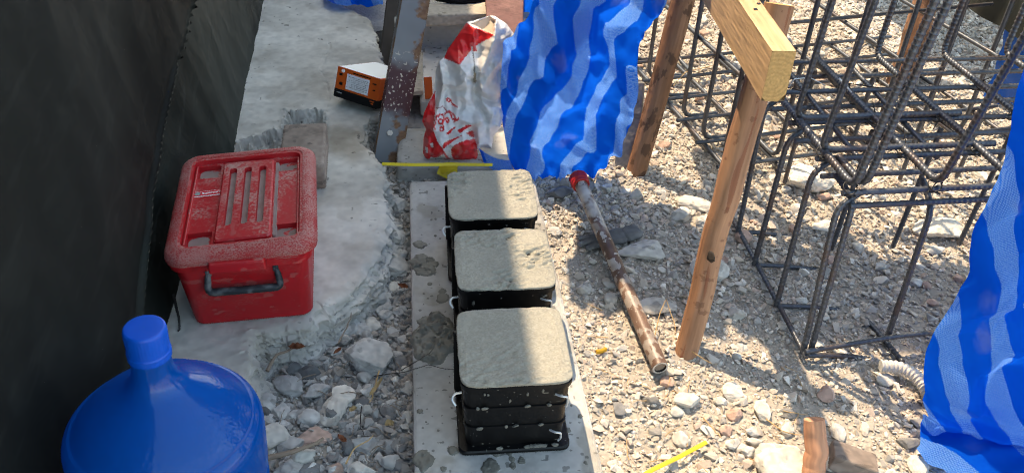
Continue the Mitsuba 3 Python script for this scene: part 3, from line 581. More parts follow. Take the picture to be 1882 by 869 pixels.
wallm = tm(np.stack([Xw, Y_, Zw], -1).reshape(-1, 3), grid_faces(len(ys), len(zs)))
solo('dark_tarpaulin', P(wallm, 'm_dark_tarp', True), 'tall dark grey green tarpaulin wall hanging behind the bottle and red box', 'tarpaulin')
# ------------------------------------------------------------------ brick, orange box, pile at the back
bk = rough(refine(rbox(.104, .205, .066, .006), .012), .0015, 60, 2)
solo('paving_brick', P(place(bk, (-.414, .800, .014), 2.0), 'm_brick', 40), 'dusty brown paving brick lying on the slab behind the red box', 'brick')
ob = thing('cardboard_box', 'small orange and black printed carton lying tilted at the edge of the slab', 'carton')
OB, OA = (-0.292, 1.113, 0.028), -31.0
obp = lambda m, q=(0, 0, 0): place(place(m, (q[0], q[1] + .06, q[2])), OB, OA, -19, 3.5)
part(ob, 'carton', P(obp(rbox(.134, .190, .0815, .0012, 4)), 'm_orange', 30), 'orange carton')
part(ob, 'base_band', P(obp(place(rbox(.1352, .1912, .0235, .0012, 4), (0, 0, -.0004))), 'm_black', 30), 'black printed band along the bottom')
part(ob, 'top_flap', P(obp(rbox(.126, .186, .0012, .0004, 4), (0, .0, .0812)), 'm_white', 30), 'plain white top of the carton')
lb = tm([(.036, -.0958, .070), (-.034, -.0958, .070), (-.034, -.0958, .028), (.036, -.0958, .028)], [(0, 1, 2), (0, 2, 3)])
part(ob, 'label', P(obp(lb), 'm_label', False, uv=np.array([(0, 0.), (1, 0), (1, 1), (0, 1)])), 'white paper label with lines of small print, upside down')
part(ob, 'badge', P(obp(place(loft([(rrect(.011, .009, .0042), 0), (rrect(.011, .009, .0042), .0012)]), (0, 0, 0), 0, 90), (-.048, -.0945, .0735)), 'm_white', False))
for q, s in (((-.054, -.0953, .060), (.010, .001, .006)), ((-.050, -.0953, .034), (.010, .001, .008)), ((.052, -.0953, .062), (.012, .001, .003)), ((.052, -.0953, .045), (.007, .001, .004)), ((.01, -.0953, .0735), (.055, .001, .003))):
    part(ob, 'print_mark', P(obp(rbox(*s, .0003, 4), q), 'm_black', False))
for q, s in (((.052, -.0961, .015), (.014, .001, .003)), ((.053, -.0961, .009), (.008, .001, .003)), ((-.050, -.0961, .012), (.016, .001, .003))):
    part(ob, 'print_mark', P(obp(rbox(*s, .0003, 4), q), 'm_orange' if q[0] > 0 else 'm_grey_print', False))
part(ob, 'print_mark', P(obp(rbox(.001, .03, .012, .0003, 4), (.0672, -.05, .05)), 'm_black', False))
# steel section leaning from the ground, sprayed dark red
a, Rb, Ln = frame_between((-0.224, 0.914, -0.050), (-0.131, 1.129, 0.316), (.25, -.75, .6))
Ln += .45
def steel_face(w, off_u, off_n, th, turn):
    nv = 90; s = np.linspace(0, 1, nv); V, U = [], []
    prof_ = [(-w / 2, -th / 2), (w / 2, -th / 2), (w / 2, th / 2), (-w / 2, th / 2)]
    c, s_ = math.cos(turn), math.sin(turn)
    P4 = [(off_u + x * c - y * s_, off_n + x * s_ + y * c) for x, y in prof_]
    v = np.array([a + Rb @ np.array([px, t * Ln, pz]) for t in s for px, pz in P4 + P4[:1]]); uv = np.array([(uu, t * Ln) for t in s for uu in (0, 1, 1, 0, 0)])
    return tm(v, grid_faces(nv, 5)), uv
st = thing('steel_channel', 'rusty grey steel channel with a dark red sprayed patch leaning beside the carton', 'steel channel')
for nm, args in (('web', (.070, 0, 0, .004, 0)), ('flange', (.032, .0342, -.0165, .004, math.pi / 2)), ('flange', (.032, -.0342, -.0165, .004, math.pi / 2))):
    m, uv = steel_face(*args); part(st, nm, P(m, 'm_steel', False, uv=uv))
bolt = trimesh.creation.cylinder(.008, .006, sections=6); bolt.apply_transform(np.block([[Rb, (a + Rb @ np.array([-.008, .078, .005]))[:, None]], [np.zeros((1, 3)), np.ones((1, 1))]]))
part(st, 'bolt', P(bolt, 'm_conduit', False))
def beam_px(name, quad, z, th, matk, label, cat_, r=.006, amp=.002, seed=1):
    """plank whose top face has these four corners (x, y) at height z"""
    q = np.array(quad); n = 24
    s = m3.Manifold.sphere(r, 8); m = m3.Manifold.batch_hull([s.translate((float(x + (q[:, 0].mean() - x) * .0), float(y), float(zz))) for x, y in q for zz in (z - r, z - th + r)])
    solo(name, P(rough(refine(man(m), .02), amp, 40, seed), matk, 35), label, cat_)
beam_px('concrete_block', [(-0.179, 1.001), (0.094, 0.998), (0.083, 0.825), (-0.185, 0.840)], .0, .075, 'm_plank', 'grey concrete block with rounded end lying behind the yellow tape', 'concrete block', .014, .004)
beam_px('concrete_board', [(-0.126, 1.462), (0.018, 1.465), (0.027, 1.094), (-0.127, 1.102)], .03, .045, 'm_slab', 'smooth pale concrete board running back behind the cement bag', 'concrete board')
beam_px('concrete_beam', [(-0.196, 1.504), (0.160, 1.515), (0.156, 1.480), (-0.195, 1.461)], .11, .10, 'm_plank', 'grey concrete beam lying crosswise behind the cement bag', 'concrete beam')
beam_px('beige_board', [(-0.108, 1.500), (0.088, 1.522), (0.077, 1.425), (-0.107, 1.414)], .15, .035, 'm_beige', 'beige board lying on top of the crosswise concrete beam', 'board')
beam_px('red_board', [(0.100, 1.770), (0.224, 1.768), (0.153, 1.207), (0.062, 1.225)], .17, .03, 'm_redboard', 'dull red painted board above the cement bag', 'board', .004)
beam_px('thin_board', [(-0.163, 1.379), (-0.122, 1.377), (-0.126, 1.127), (-0.162, 1.122)], .05, .014, 'm_beige', 'thin pale board end tucked behind the steel channel', 'board', .003)
beam_px('grey_plank', [(0.200, 1.612), (0.293, 1.610), (0.280, 1.519), (0.188, 1.504)], .10, .06, 'm_plank', 'short grey plank between the red board and the striped tarp', 'plank', .004)
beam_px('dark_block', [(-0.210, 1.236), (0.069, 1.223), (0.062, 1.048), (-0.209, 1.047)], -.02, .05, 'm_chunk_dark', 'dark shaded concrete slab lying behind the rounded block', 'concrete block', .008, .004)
solo('printed_scrap', P(place(rbox(.022, .004, .06, .001, 4), (-0.108, 1.112, 0.031), 8, -14), 'm_orange', False), 'thin orange and black scrap standing behind the steel channel', 'scrap')
da, Rd, Ld = frame_between((-0.239, 1.356, -0.060), (-0.200, 1.717, 0.101), (.3, -.8, .5))
ds = rbox(.055, Ld + .3, .012, .002); ds.vertices = np.asarray(ds.vertices) + [0, (Ld + .3) / 2, 0]
ds.vertices = da + np.asarray(ds.vertices) @ Rd.T
solo('dark_steel_bar', P(ds, 'm_dark_steel', 30), 'dark brown flat bar leaning behind the grey steel channel', 'steel bar')
solo('black_sheet', P(place(rough(refine(rbox(.12, .62, .02, .006), .02), .02, 14, 3), (-.190, 1.42, -.048), 4), 'm_black', True), 'added black sheet that stands for shade in the gap between slab and dark flat bar', 'sheet')  # added black piece darkens the gap, where only shade lies
bb = rock((.20, .10, .035), 91, 9, .10, ICO4); solo('black_bag', P(place(bb, (0.006, 1.543, 0.155)), 'm_black', True), 'crumpled black plastic bag on the beige board at the top edge', 'bag')

# ------------------------------------------------------------------ striped tarps
def save_tarp(name, v, f, uv, label, cat_='tarp'):
    return solo(name, P(tm(v, f), 'm_blue_tarp', True, uv=uv), label, cat_)
tri = lambda t: np.abs((t % 1) * 2 - 1)
edge = [(0.147, 0.433), (0.133, 0.358), (0.090, 0.328), (0.066, 0.300), (0.062, 0.190), (0.070, 0.087), (0.082, 0.009), (0.109, -0.032), (0.152, -0.060), (0.178, -0.043), (0.200, -0.050), (0.228, -0.040), (0.275, -0.028), (0.312, -0.035), (0.346, 0.013), (0.367, 0.078), (0.378, 0.167), (0.386, 0.267), (0.397, 0.347), (0.420, 0.430)]
poly = Polygon(edge + [(.55, .545), (.75, .67), (.95, .78), (1.25, .90), (1.25, 1.42), (.62, 1.26), (.29, 1.17), (.10, 1.08), (-.05, .92), (.03, .64)]).buffer(0)  # points after edge: unseen upper banner, shaped to shade gravel and cage
p, f = sheet2d(poly.buffer(0), .006, .5, 1)
x, zz = p[:, 0], p[:, 1]
rl = np.array([(0.119, -0.041), (0.133, 0.054), (0.168, 0.229), (0.227, 0.337), (0.294, 0.419), (0.359, 0.498)]); dl = dist(p, rl)
side = np.sign((x - np.interp(zz, rl[:, 1], rl[:, 0])))
low = np.clip((.62 - zz) / .2, 0, 1)
cA = crumple(np.stack([x * 1.25 + zz * .45, zz * .8 - x * .25], 1), .075, 11); cB = crumple(np.stack([x * 1.2 + zz * .4, zz * .8], 1), .034, 12); cC = crumple(np.stack([x, zz], 1), .017, 13); yy = .80 + .03 * np.clip(zz, 0, 1) + low * (.075 * np.clip(-side * dl / .09, 0, 1) - .016 * np.exp(-(dl / .018) ** 2))
yy = yy - .075 * cA[:, 0] - .024 * cB[:, 0] - .006 * cC[:, 0] - .040 * (ridged(np.stack([x * 5.5 - zz * 2.2, zz * 2.0, 0 * x], 1), 3, 2) - .6)
hem2 = np.clip(1 - shapely.distance(poly.exterior, shapely.points(p)) / .03, 0, 1); yy = yy - .012 * hem2 * np.sin(x * 160 + zz * 40)
u = 1.36 * x - .34 * zz + .066 * cA[:, 1] + .020 * cB[:, 1] + np.where(side < 0, -.35 * np.minimum(dl, .12), 0)
save_tarp('striped_tarp', np.stack([x, yy, zz], 1), f, np.stack([u + .014, zz], 1), 'blue and white striped tarp hanging down behind the farthest mould')
# torn strip at its foot
a0 = np.array((0.012, 0.811, 0.030)); tt = np.linspace(0, 1, 20); V = []
for t_ in tt:
    c = a0 + np.array([.078 * t_, -.03 * t_, -.028 * t_ - .01 * math.sin(3 * t_)]); w = .020 + .012 * t_
    for k in np.linspace(-1, 1, 7): V.append(c + [w * .3 * k, -.2 * w * k * k, -w * k])
save_tarp('tarp_strip', np.array(V), grid_faces(20, 7), np.stack(np.meshgrid(np.linspace(.062, .12, 20), np.linspace(0, .05, 7), indexing='ij'), -1).reshape(-1, 2), 'torn twisted strip of blue tarp poking out beside the cement bag')
def drape(name, pts, z0, amp, label, seed, step=.012, fall=.0):
    pol = Polygon(pts).buffer(0); p, f = sheet2d(pol, step, .4, seed); q = p3(p)
    e = np.clip(shapely.distance(pol.exterior, shapely.points(p)) / .05, 0, 1)
    zz = z0 + amp * ridged(q * 7, seed, 3) - fall * (1 - e) + .006 * meshkit.noise(q * 45, seed)
    save_tarp(name, np.c_[p, zz], f, np.stack([p[:, 0] + .4 * p[:, 1], p[:, 1]], 1), label)
drape('tarp_scrap', [(-0.494, 2.253), (-0.443, 1.841), (-0.411, 1.801), (-0.374, 1.785), (-0.334, 1.808), (-0.334, 2.250)], .022, .05, 'blue tarp scrap lying on the far end of the slab at the top edge', 5, fall=.02)
drape('tarp_scrap', [(-0.360, 2.281), (-0.337, 1.814), (-0.303, 1.784), (-0.245, 1.802), (-0.245, 2.279)], .0, .06, 'dark blue tarp scrap in the gap between slab and dark steel bar', 6, fall=.02)
drape('tarp_scrap', [(0.219, 1.827), (0.180, 1.440), (0.208, 1.422), (0.250, 1.464), (0.321, 1.825)], .135, .05, 'blue tarp scrap between the red board and the hanging striped tarp', 8, fall=.02)
# near tarp on the right edge
tt = np.linspace(0, 1, 190); ss = np.linspace(0, 1, 150) ** 1.3
zc = np.interp(tt, [0, .08, .30, .52, .72, .86, 1], [.72, .585, .40, .23, .08, .01, -.035])
LX = np.interp(tt, [0, .08, .30, .52, .72, .82, 1], [.735, .742, .735, .716, .708, .716, .728]); LY = np.interp(tt, [0, .08, .30, .52, .72, 1], [.07, .05, .02, -.02, -.055, -.085])
S_, T_ = np.meshgrid(ss, tt, indexing='ij'); Lx, Ly, Lz = (np.broadcast_to(k, S_.shape) for k in (LX, LY, zc))
w_ = .50; rnd = np.sqrt(np.clip(1 - (1 - np.clip(S_ / .16, 0, 1)) ** 2, 0, 1))
px = Lx + S_ * w_ * .93; py = Ly - .055 * rnd - S_ * w_ * .20
q = np.stack([S_ * 1.0, T_ * 1.3, 0 * S_], -1)
bul = .055 * (ridged(np.stack([S_ * 3.4 + T_ * 2.6, T_ * 1.5, 0 * S_], -1), 2, 2) - .6) + .030 * (ridged(np.stack([S_ * 8 + T_ * 5, T_ * 6, 0 * S_], -1), 5, 2) - .6) + .004 * (meshkit.fbm(q * 30, 2, 3) - .5)
qA = crumple(np.stack([S_ * w_ * 1.2 + T_ * .25, T_ * .60], -1), .075, 21).reshape(S_.shape + (2,)); qB = crumple(np.stack([S_ * w_ + T_ * .2, T_ * .70], -1), .032, 22).reshape(S_.shape + (2,)); bul = bul + .050 * qA[..., 0] + .016 * qB[..., 0]; py = py - bul * rnd; px = px + .4 * bul * (1 - rnd) + .012 * (meshkit.noise(np.stack([T_ * 14, 0 * T_, 0 * T_], -1), 4) - .5) * (1 - rnd)
pz = Lz - .0 * S_ + .012 * np.sin(S_ * 9) * (T_ > .97) + .035 * S_ * T_ * np.clip((T_ - .7) / .3, 0, 1)
crease = np.exp(-((T_ - .835 + .05 * S_) / .016) ** 2); py = py - .020 * crease
uu = S_ * w_ - .30 * T_ * .75 + .026 * qA[..., 1] * np.clip((T_ - .2) / .4, .25, 1) + .010 * qB[..., 1]
save_tarp('striped_tarp', np.stack([px, py, pz], -1).reshape(-1, 3), grid_faces(150, 190), np.stack([(uu + .045) * 1.85, T_ * .75], -1).reshape(-1, 2), 'blue and white striped tarp bulging in from the right edge beside the rebar cage')
poly = Polygon([(.722, -.070), (.706, -.105), (.690, -.118), (.700, -.150), (.715, -.165), (.735, -.30), (1.25, -.42), (1.25, -.10), (.9, -.10)]); p, f = sheet2d(poly, .008, .4, 3); q = p3(p)
e = np.clip(-(p[:, 1] + .07) / .06, 0, 1)
zz = -.034 + .062 * np.clip((p[:, 0] - .70) / .12, 0, 1) * (1 - .6 * np.clip(-(p[:, 1] + .1) / .2, 0, 1)) + .022 * (ridged(q * 14, 3, 2) - .4)
save_tarp('striped_tarp_skirt', np.c_[p, zz], f, np.stack([p[:, 0] * .9 + .45 * p[:, 1] + .02, p[:, 1]], 1), 'spread foot of blue striped tarp on the gravel in the lower right corner')
# far right hanging sheets
def curtain(name, A, B, z0, z1, matk, label, seed, cat_='tarpaulin', sag=0., uvd=False):
    n, m = 70, 40; s, t = np.meshgrid(np.linspace(0, 1, n), np.linspace(0, 1, m), indexing='ij'); A, B = np.array(A), np.array(B); d = (B - A); L = np.linalg.norm(d); nn = np.array([-d[1], d[0]]) / L
    off = .05 * (ridged(np.stack([s * L * 4, t * 1.5, 0 * s], -1), seed, 2) - .5) + .01 * (meshkit.fbm(np.stack([s * L * 20, t * 9, 0 * s], -1), 2, seed) - .5)
    v = np.stack([A[0] + d[0] * s + nn[0] * off, A[1] + d[1] * s + nn[1] * off, z0 + (z1 - z0) * t + sag * s * (1 - t)], -1).reshape(-1, 3)
    sh = P(tm(v, grid_faces(n, m)), matk, True, uv=np.stack([s * L + .0, t * (z1 - z0)], -1).reshape(-1, 2)) if uvd else P(tm(v, grid_faces(n, m)), matk, True)
    solo(name, sh, label, cat_)
curtain('olive_tarpaulin', (1.49, 3.3), (1.56, .66), .18, 2.2, 'm_olive_tarp', 'dark olive tarpaulin hanging at the far right corner behind the rebar cage', 4)
curtain('blue_tarpaulin', [(1.589, 1.192)][0], [(1.692, 0.707)][0], -.045, .32, 'm_bluesheet', 'plain blue sheet hanging below the olive tarpaulin at the right edge', 7)

# ------------------------------------------------------------------ cement bag
out = [(-0.0111, 0.3017), (0.0046, 0.3043), (0.0428, 0.3146), (0.0562, 0.3137), (0.0850, 0.2974), (0.1050, 0.2731), (0.1105, 0.2487), (0.0839, 0.2288), (0.0751, 0.1881), (0.0711, 0.1427), (0.0748, 0.0883), (0.0674, 0.0631), (0.0485, 0.0424), (0.0410, 0.0149), (0.0156, 0.0176), (0.0062, 0.0093), (0.0102, -0.0144), (-0.0500, -0.0149), (-0.0865, -0.0074), (-0.1232, -0.0077), (-0.1308, 0.0087), (-0.1280, 0.0425), (-0.1204, 0.0633), (-0.1297, 0.0803), (-0.1243, 0.1010), (-0.0991, 0.1460), (-0.0935, 0.1746), (-0.0918, 0.1950), (-0.0830, 0.2151), (-0.0693, 0.2250), (-0.0597, 0.2430), (-0.0365, 0.2708), (-0.0203, 0.2906)]
poly = Polygon(out).buffer(0); p, f = sheet2d(poly, .0019, .5, 2)
dd = shapely.distance(poly.exterior, shapely.points(p))
puff = .055 * (1 - np.exp(-dd / .028))
q = np.c_[p, 0 * p[:, 0]]; wq = q + .02 * np.stack([meshkit.fbm(q * 16, 2, 1), meshkit.fbm(q * 16, 2, 2), 0 * p[:, 0]], 1)
puff = puff + .044 * (ridged(wq * [10, 8, 1], 5, 3) - .55) * np.clip(dd / .012, 0, 1) + .010 * (ridged(wq * 30, 9, 2) - .5)
def crease_(pts, amp, w): return amp * np.exp(-(dist(p, pts) / w) ** 2)
puff = puff - crease_([(0.0017, 0.1934), (0.0011, 0.1358), (0.0177, 0.1063), (0.0273, 0.0851)], .040, .008) - crease_([(-0.0159, 0.1794), (0.0011, 0.1709)], .025, .006) - crease_([(-0.0025, 0.0309), (-0.0022, 0.0436), (-0.0085, 0.0649)], .030, .008) - crease_([(0.0051, 0.1481), (0.0365, 0.1268), (0.0707, 0.1219)], .025, .009)
puff = puff + crease_([(0.0537, 0.3037), (0.0494, 0.2657), (0.0295, 0.2215), (0.0153, 0.1932)], .024, .010) + crease_([(-0.0821, 0.2171), (-0.0764, 0.1743), (-0.0812, 0.1415), (-0.1030, 0.0671)], .022, .007) + crease_([(-0.0757, 0.1702), (-0.0444, 0.1614), (-0.0158, 0.1814)], .016, .007) + crease_([(-0.0444, 0.0909), (-0.0104, 0.0818), (0.0274, 0.0893)], .018, .008) + crease_([(0.1115, 0.2528), (0.0563, 0.2048), (0.0097, 0.1522)], .018, .009) + crease_([(0.0441, 0.0974), (0.0327, 0.0597), (0.0411, 0.0170)], .014, .007)
puff = puff + (.048 * crumple(p, .055, 31)[:, 0] + .022 * crumple(p, .026, 32)[:, 0]) * np.clip(dd / .012, 0, 1) + .006 * crumple(p, .012, 33)[:, 0]
mouth = inside(p, [(-0.0010, 0.2968), (0.0427, 0.3130), (0.0547, 0.3049), (0.0486, 0.2730), (0.0242, 0.2845)]); puff = puff - .030 * mouth
white, red, beige, grey = np.array([.62, .62, .63]), np.array([.56, .018, .022]), np.array([.50, .42, .33]), np.array([.42, .40, .38])
col = np.tile(white, (len(p), 1)) * (.86 + .24 * meshkit.fbm(q * 30, 3, 4))[:, None]
gr = inside(p, [(0.0116, 0.2622), (0.0495, 0.2738), (0.1028, 0.2771), (0.1115, 0.2487), (0.0791, 0.2126), (0.0729, 0.1135), (0.0362, 0.1143), (0.0026, 0.1399), (0.0110, 0.2055)]); col[gr] = col[gr] * .80 * np.array([1.02, 1.0, .96])
col[mouth] = beige
def dye(poly_, c=red): col[inside(p, poly_)] = c
dye([(-0.0155, 0.3025), (-0.0003, 0.2896), (0.0242, 0.2837), (0.0495, 0.2730), (0.0372, 0.2651), (0.0031, 0.2478), (-0.0362, 0.2095), (-0.0703, 0.2222), (-0.0642, 0.2411), (-0.0410, 0.2709)])
dye([(-0.0944, 0.1500), (-0.0981, 0.1004), (-0.1039, 0.0671), (-0.0957, 0.0417), (-0.0657, -0.0016), (-0.0477, -0.0171), (-0.1281, -0.0149), (-0.1361, 0.0130), (-0.1348, 0.0426), (-0.1249, 0.0634), (-0.1355, 0.0804), (-0.1279, 0.1011)])
dye([(-0.0626, 0.0218), (-0.0530, 0.0338), (-0.0252, 0.0442), (-0.0013, 0.0419), (0.0147, -0.0188), (-0.0500, -0.0170), (-0.0595, 0.0025)]); dye([(-0.0835, 0.0253), (-0.0795, 0.0362), (-0.0480, 0.0489), (-0.0155, 0.0600), (-0.0054, 0.0614), (-0.0022, 0.0436), (-0.0266, 0.0586), (-0.0668, 0.0333), (-0.0799, 0.0235)])
dye([(-0.0733, 0.0571), (-0.0518, 0.0718), (-0.0446, 0.0691), (-0.0679, 0.0536)]); dye([(-0.0447, 0.0649), (-0.0160, 0.0777), (-0.0097, 0.0742), (-0.0403, 0.0581)])
dye([(-0.1129, -0.0003), (-0.0973, -0.0007), (-0.0813, 0.0108), (-0.0725, -0.0014), (-0.0865, -0.0074), (-0.1140, -0.0067)], white); dye([(-0.1125, 0.0336), (-0.1060, 0.0352), (-0.1055, 0.0250), (-0.1110, 0.0230)], white); dye([(-0.1238, 0.0246), (-0.1192, 0.0245), (-0.1188, 0.0105), (-0.1234, 0.0106)], white)
def ink(pts, w=.0018, c=red): col[dist(p, pts) < w] = c
for s_ in ([(-0.0871, 0.0785), (-0.0905, 0.0844), (-0.0867, 0.0893), (-0.0804, 0.0875), (-0.0797, 0.0816), (-0.0844, 0.0784)], [(-0.0797, 0.0816), (-0.0758, 0.0883), (-0.0782, 0.0975), (-0.0863, 0.0993), (-0.0901, 0.0952)], [(-0.0849, 0.0625), (-0.0875, 0.0667), (-0.0837, 0.0717), (-0.0783, 0.0690), (-0.0794, 0.0640), (-0.0849, 0.0625)], [(-0.0783, 0.0690), (-0.0798, 0.0783)], [(-0.0993, 0.0670), (-0.1018, 0.0746), (-0.0979, 0.0812), (-0.0995, 0.0879)], [(-0.0940, 0.0878), (-0.0965, 0.0941), (-0.0927, 0.0982)], [(-0.0737, 0.0974), (-0.0689, 0.1048), (-0.0608, 0.1029), (-0.0558, 0.0891), (-0.0445, 0.0867), (-0.0411, 0.0929)], [(-0.0697, 0.0831), (-0.0731, 0.0882), (-0.0685, 0.0914), (-0.0641, 0.0863), (-0.0670, 0.0814)], [(-0.0643, 0.1059), (-0.0527, 0.0994), (-0.0485, 0.0910), (-0.0514, 0.0827)], [(-0.0679, 0.1330), (-0.0634, 0.1346), (-0.0581, 0.1287), (-0.0636, 0.1263), (-0.0680, 0.1313)], [(-0.0581, 0.1287), (-0.0539, 0.1203), (-0.0436, 0.1159)]): ink(s_)
ink([(-0.0935, 0.1128), (-0.0776, 0.1158), (-0.0689, 0.1060), (-0.0600, 0.0996)], .0011, np.array([.35, .12, .12])); ink([(-0.0450, 0.0708), (-0.0585, 0.0610)], .0016, white)
dye([(-0.0050, 0.2471), (0.0068, 0.2502), (0.0083, 0.2380), (-0.0026, 0.2362)]); ink([(-0.0023, 0.2463), (-0.0035, 0.2374)], .0022, white)
dye([(-0.0088, 0.2375), (0.0051, 0.2373), (0.0116, 0.1932), (-0.0056, 0.1903)], np.array([.72, .72, .72])); ink([(-0.0004, 0.2341), (0.0015, 0.1873)], .0014, np.array([.20, .19, .18])); ink([(0.0015, 0.1873), (0.0025, 0.1708)], .0035, np.array([.34, .27, .2]))
col *= (.92 + .16 * meshkit.noise(q * 150, 3))[:, None]
cem = np.array([.50, .47, .44]); dmask = np.clip((meshkit.fbm(q * 40, 4, 12) - .62) / .1, 0, .15); col = col * (1 - dmask[:, None]) + cem * dmask[:, None]
bx, bz = p[:, 0], p[:, 1]; Yb = .86 + .42 * bz; nrm = np.array([0, -.922, .387])
front = np.c_[bx, Yb, bz] + nrm * np.maximum(puff, .002)[:, None]; back = np.c_[bx, Yb, bz] - nrm * (.012 * (1 - np.exp(-dd / .02)))[:, None]
solo('cement_bag', P(tm(np.vstack([front, back]), np.vstack([f, f[:, ::-1] + len(p)])), 'm_bag', True, color=np.vstack([col, col * .9])), 'crumpled empty white and red cement bag leaning against the pile', 'cement bag')

# ------------------------------------------------------------------ yellow tape and scraps
def ribbon(name, pts, w, label, cat_, matk='m_yellow', nrm=(0, -.6, .8), th=.001, curl=0.):
    pts, _ = resample(pts, .006); t = np.gradient(pts, axis=0); t /= np.linalg.norm(t, axis=1, keepdims=True); b = np.cross(t, nrm); b /= np.linalg.norm(b, axis=1, keepdims=True); nn = np.cross(b, t)
    k = np.linspace(-1, 1, 5); v = pts[:, None] + b[:, None] * (k * w / 2)[None, :, None] + nn[:, None] * (curl * (1 - k * k))[None, :, None]
    lo = v - nn[:, None] * th; n = len(pts); ring = np.concatenate([v, lo[:, ::-1]], 1)
    m = tm(ring.reshape(-1, 3), grid_faces(n, 10, True)); solo(name, P(m, matk, 30), label, cat_)
ribbon('yellow_tape', [(-0.232, 0.805, 0.015), (-0.155, 0.791, 0.018), (-0.062, 0.788, 0.018), (0.038, 0.780, 0.018)], .008, 'thin yellow tape stretched taut between the slab and the tarp', 'tape')
ribbon('yellow_strap', [(-0.046, 0.795, 0.004), (-0.072, 0.805, 0.000), (-0.091, 0.813, -0.012), (-0.064, 0.811, -0.028)], .026, 'crumpled yellow strap hanging below the tape behind the farthest mould', 'strap', curl=.004)
ribbon('yellow_strip', [(0.188, -0.137, -0.034), (0.230, -0.115, -0.034), (0.282, -0.093, -0.033), (0.337, -0.065, -0.035)], .0075, 'bright yellow plastic strip lying on the gravel at the bottom edge', 'strip', nrm=(0, -.3, 1), curl=.0015)
ribbon('yellow_tab', [(0.187, 0.171, -0.034), (0.197, 0.172, -0.034), (0.208, 0.177, -0.034)], .006, 'tiny orange yellow stub on the gravel right of the front mould', 'stub', 'm_yellow_tube', (0, 0, 1), .006, .002)

# ------------------------------------------------------------------ pipe with red collar
pa, pb = np.array((0.234, 0.702, 0.030)), np.array((0.296, 0.104, -0.022))
pts, _ = resample([pa, pb], .02); m, uv = tube_uv(pts, .0155, 24, False)
pk = thing('steel_pipe', 'mottled brown steel pipe with white paint flecks and a red collar lying on gravel', 'pipe')
part(pk, 'tube', P(m, 'm_pipe', True, uv=uv))
d = (pb - pa) / np.linalg.norm(pb - pa)
inner = tube(np.array([pb - d * .06, pb + d * .0002]), .0118, 24, False); inner.invert(); part(pk, 'bore', P(inner, 'm_dark_steel', True))
aa = np.arange(24) * 2 * np.pi / 24
def ring(c, n, r0, r1):
    n = n / np.linalg.norm(n); x = np.cross(n, [0, 0, 1]); x /= np.linalg.norm(x); y = np.cross(n, x)
    o = [c + r * (np.cos(t) * x + np.sin(t) * y) for r in (r0, r1) for t in aa]; return tm(np.array(o), grid_faces(2, 24, True))
end_plug = rough(refine(tube(np.array([pb - d * .05, pb - d * .004]), .0116, 20), .006), .002, 90, 2); part(pk, 'mud_plug', P(end_plug, 'm_twig', 40), 'added plug toned like the shadowed open end of the pipe')  # added plug fills the bore in the tone of the shadowed end
part(pk, 'pipe_end', P(ring(pb, d, .0118, .0155), 'm_pipe', False, uv=np.tile([[.02, .2]], (48, 1))))
col_ = tube(np.array([pa + d * s for s in (.008, .010, .030, .032, .040, .042)]), [.0205, .0222, .0222, .0208, .0208, .0185], 24); part(pk, 'collar', P(col_, 'm_collar', 30), 'dull red threaded collar')

# ------------------------------------------------------------------ posts, beam, stake
def post(name, a, b, r0, r1, matk, label, seed, group=None, cut_top=True, n=70):
    pts, s = resample([a, b], np.linalg.norm(np.subtract(b, a)) / n); t = s / s[-1]
    w = np.stack([meshkit.fbm(np.c_[t * 3, 0 * t, 0 * t], 3, seed) - .5, meshkit.fbm(np.c_[t * 3, 0 * t, 0 * t], 3, seed + 9) - .5, 0 * t], 1) * .020 * (4 * t * (1 - t))[:, None]
    r = (r0 + (r1 - r0) * t) * (1 + .10 * (meshkit.fbm(np.c_[t * 7, 0 * t, 0 * t], 3, seed + 3) - .5))
    m, uv = tube_uv(pts + w, r, 26, False); v = np.asarray(m.vertices); c = np.repeat(pts + w, 27, 0); dv = v - c
    v2 = c + dv * (1 + .10 * (meshkit.fbm(np.round(v, 6) * [28, 28, 9], 3, seed + 5) - .5))[:, None]; v2 = v2.reshape(len(pts), 27, 3); v2[:, -1] = v2[:, 0]; m.vertices = v2.reshape(-1, 3)
    t_ = thing(name, label, 'post' if name != 'wooden_stake' else 'stake', group); part(t_, 'trunk', P(m, matk, True, uv=uv))
    top = v2[-1, :-1]; cc = top.mean(0); ringv = np.vstack([top, cc + (top - cc) * .55 + [0, 0, .001], cc + [0, 0, .0015]]); j = np.arange(26)
    ff = np.vstack([grid_faces(2, 26, True), np.stack([26 + j, 26 + (j + 1) % 26, 0 * j + 52], 1)]); part(t_, 'cut_end', P(tm(ringv, ff), 'm_lumber_end' if name != 'wooden_stake' else 'm_stake', False, uv=ringv[:, :2] - cc[:2] + [.012, .03]), 'pale sawn end of the wood')
    return t_
post('wooden_post', (0.409, 0.816, -0.075), (.620, 1.005, .98), .0265, .0285, 'm_bark', 'reddish brown bark covered post leaning beside the hanging striped tarp', 1)
p2 = post('wooden_post', (.362, .160, -.085), (0.478, 0.341, 0.590), .0228, .0252, 'm_peeled', 'smooth tan peeled post carrying the sawn beam in front of the cage', 5)
kn = rock((.012, .022, .022), 5, 12, .05); part(p2, 'knot', P(place(kn, (.384, .183, .175)), 'm_dark_steel', True))
post('wooden_post', (1.365, 1.283, -0.060), (1.454, 1.424, 0.246), .042, .036, 'm_bark', 'dark reddish post standing behind the rebar cage near the olive tarpaulin', 8)
post('wooden_stake', (.502, -.190, -.08), (0.493, -0.105, 0.055), .0215, .0165, 'm_stake', 'short peeled stake with broken top at the bottom edge beside the white block', 11)
bm = thing('timber_beam', 'pale sawn timber beam fixed to the tan post, its end towards the camera', 'beam')
e0 = np.array((0.400, 0.120, 0.605)); far = e0 + np.array([.016, .22, 0]) * 3.6
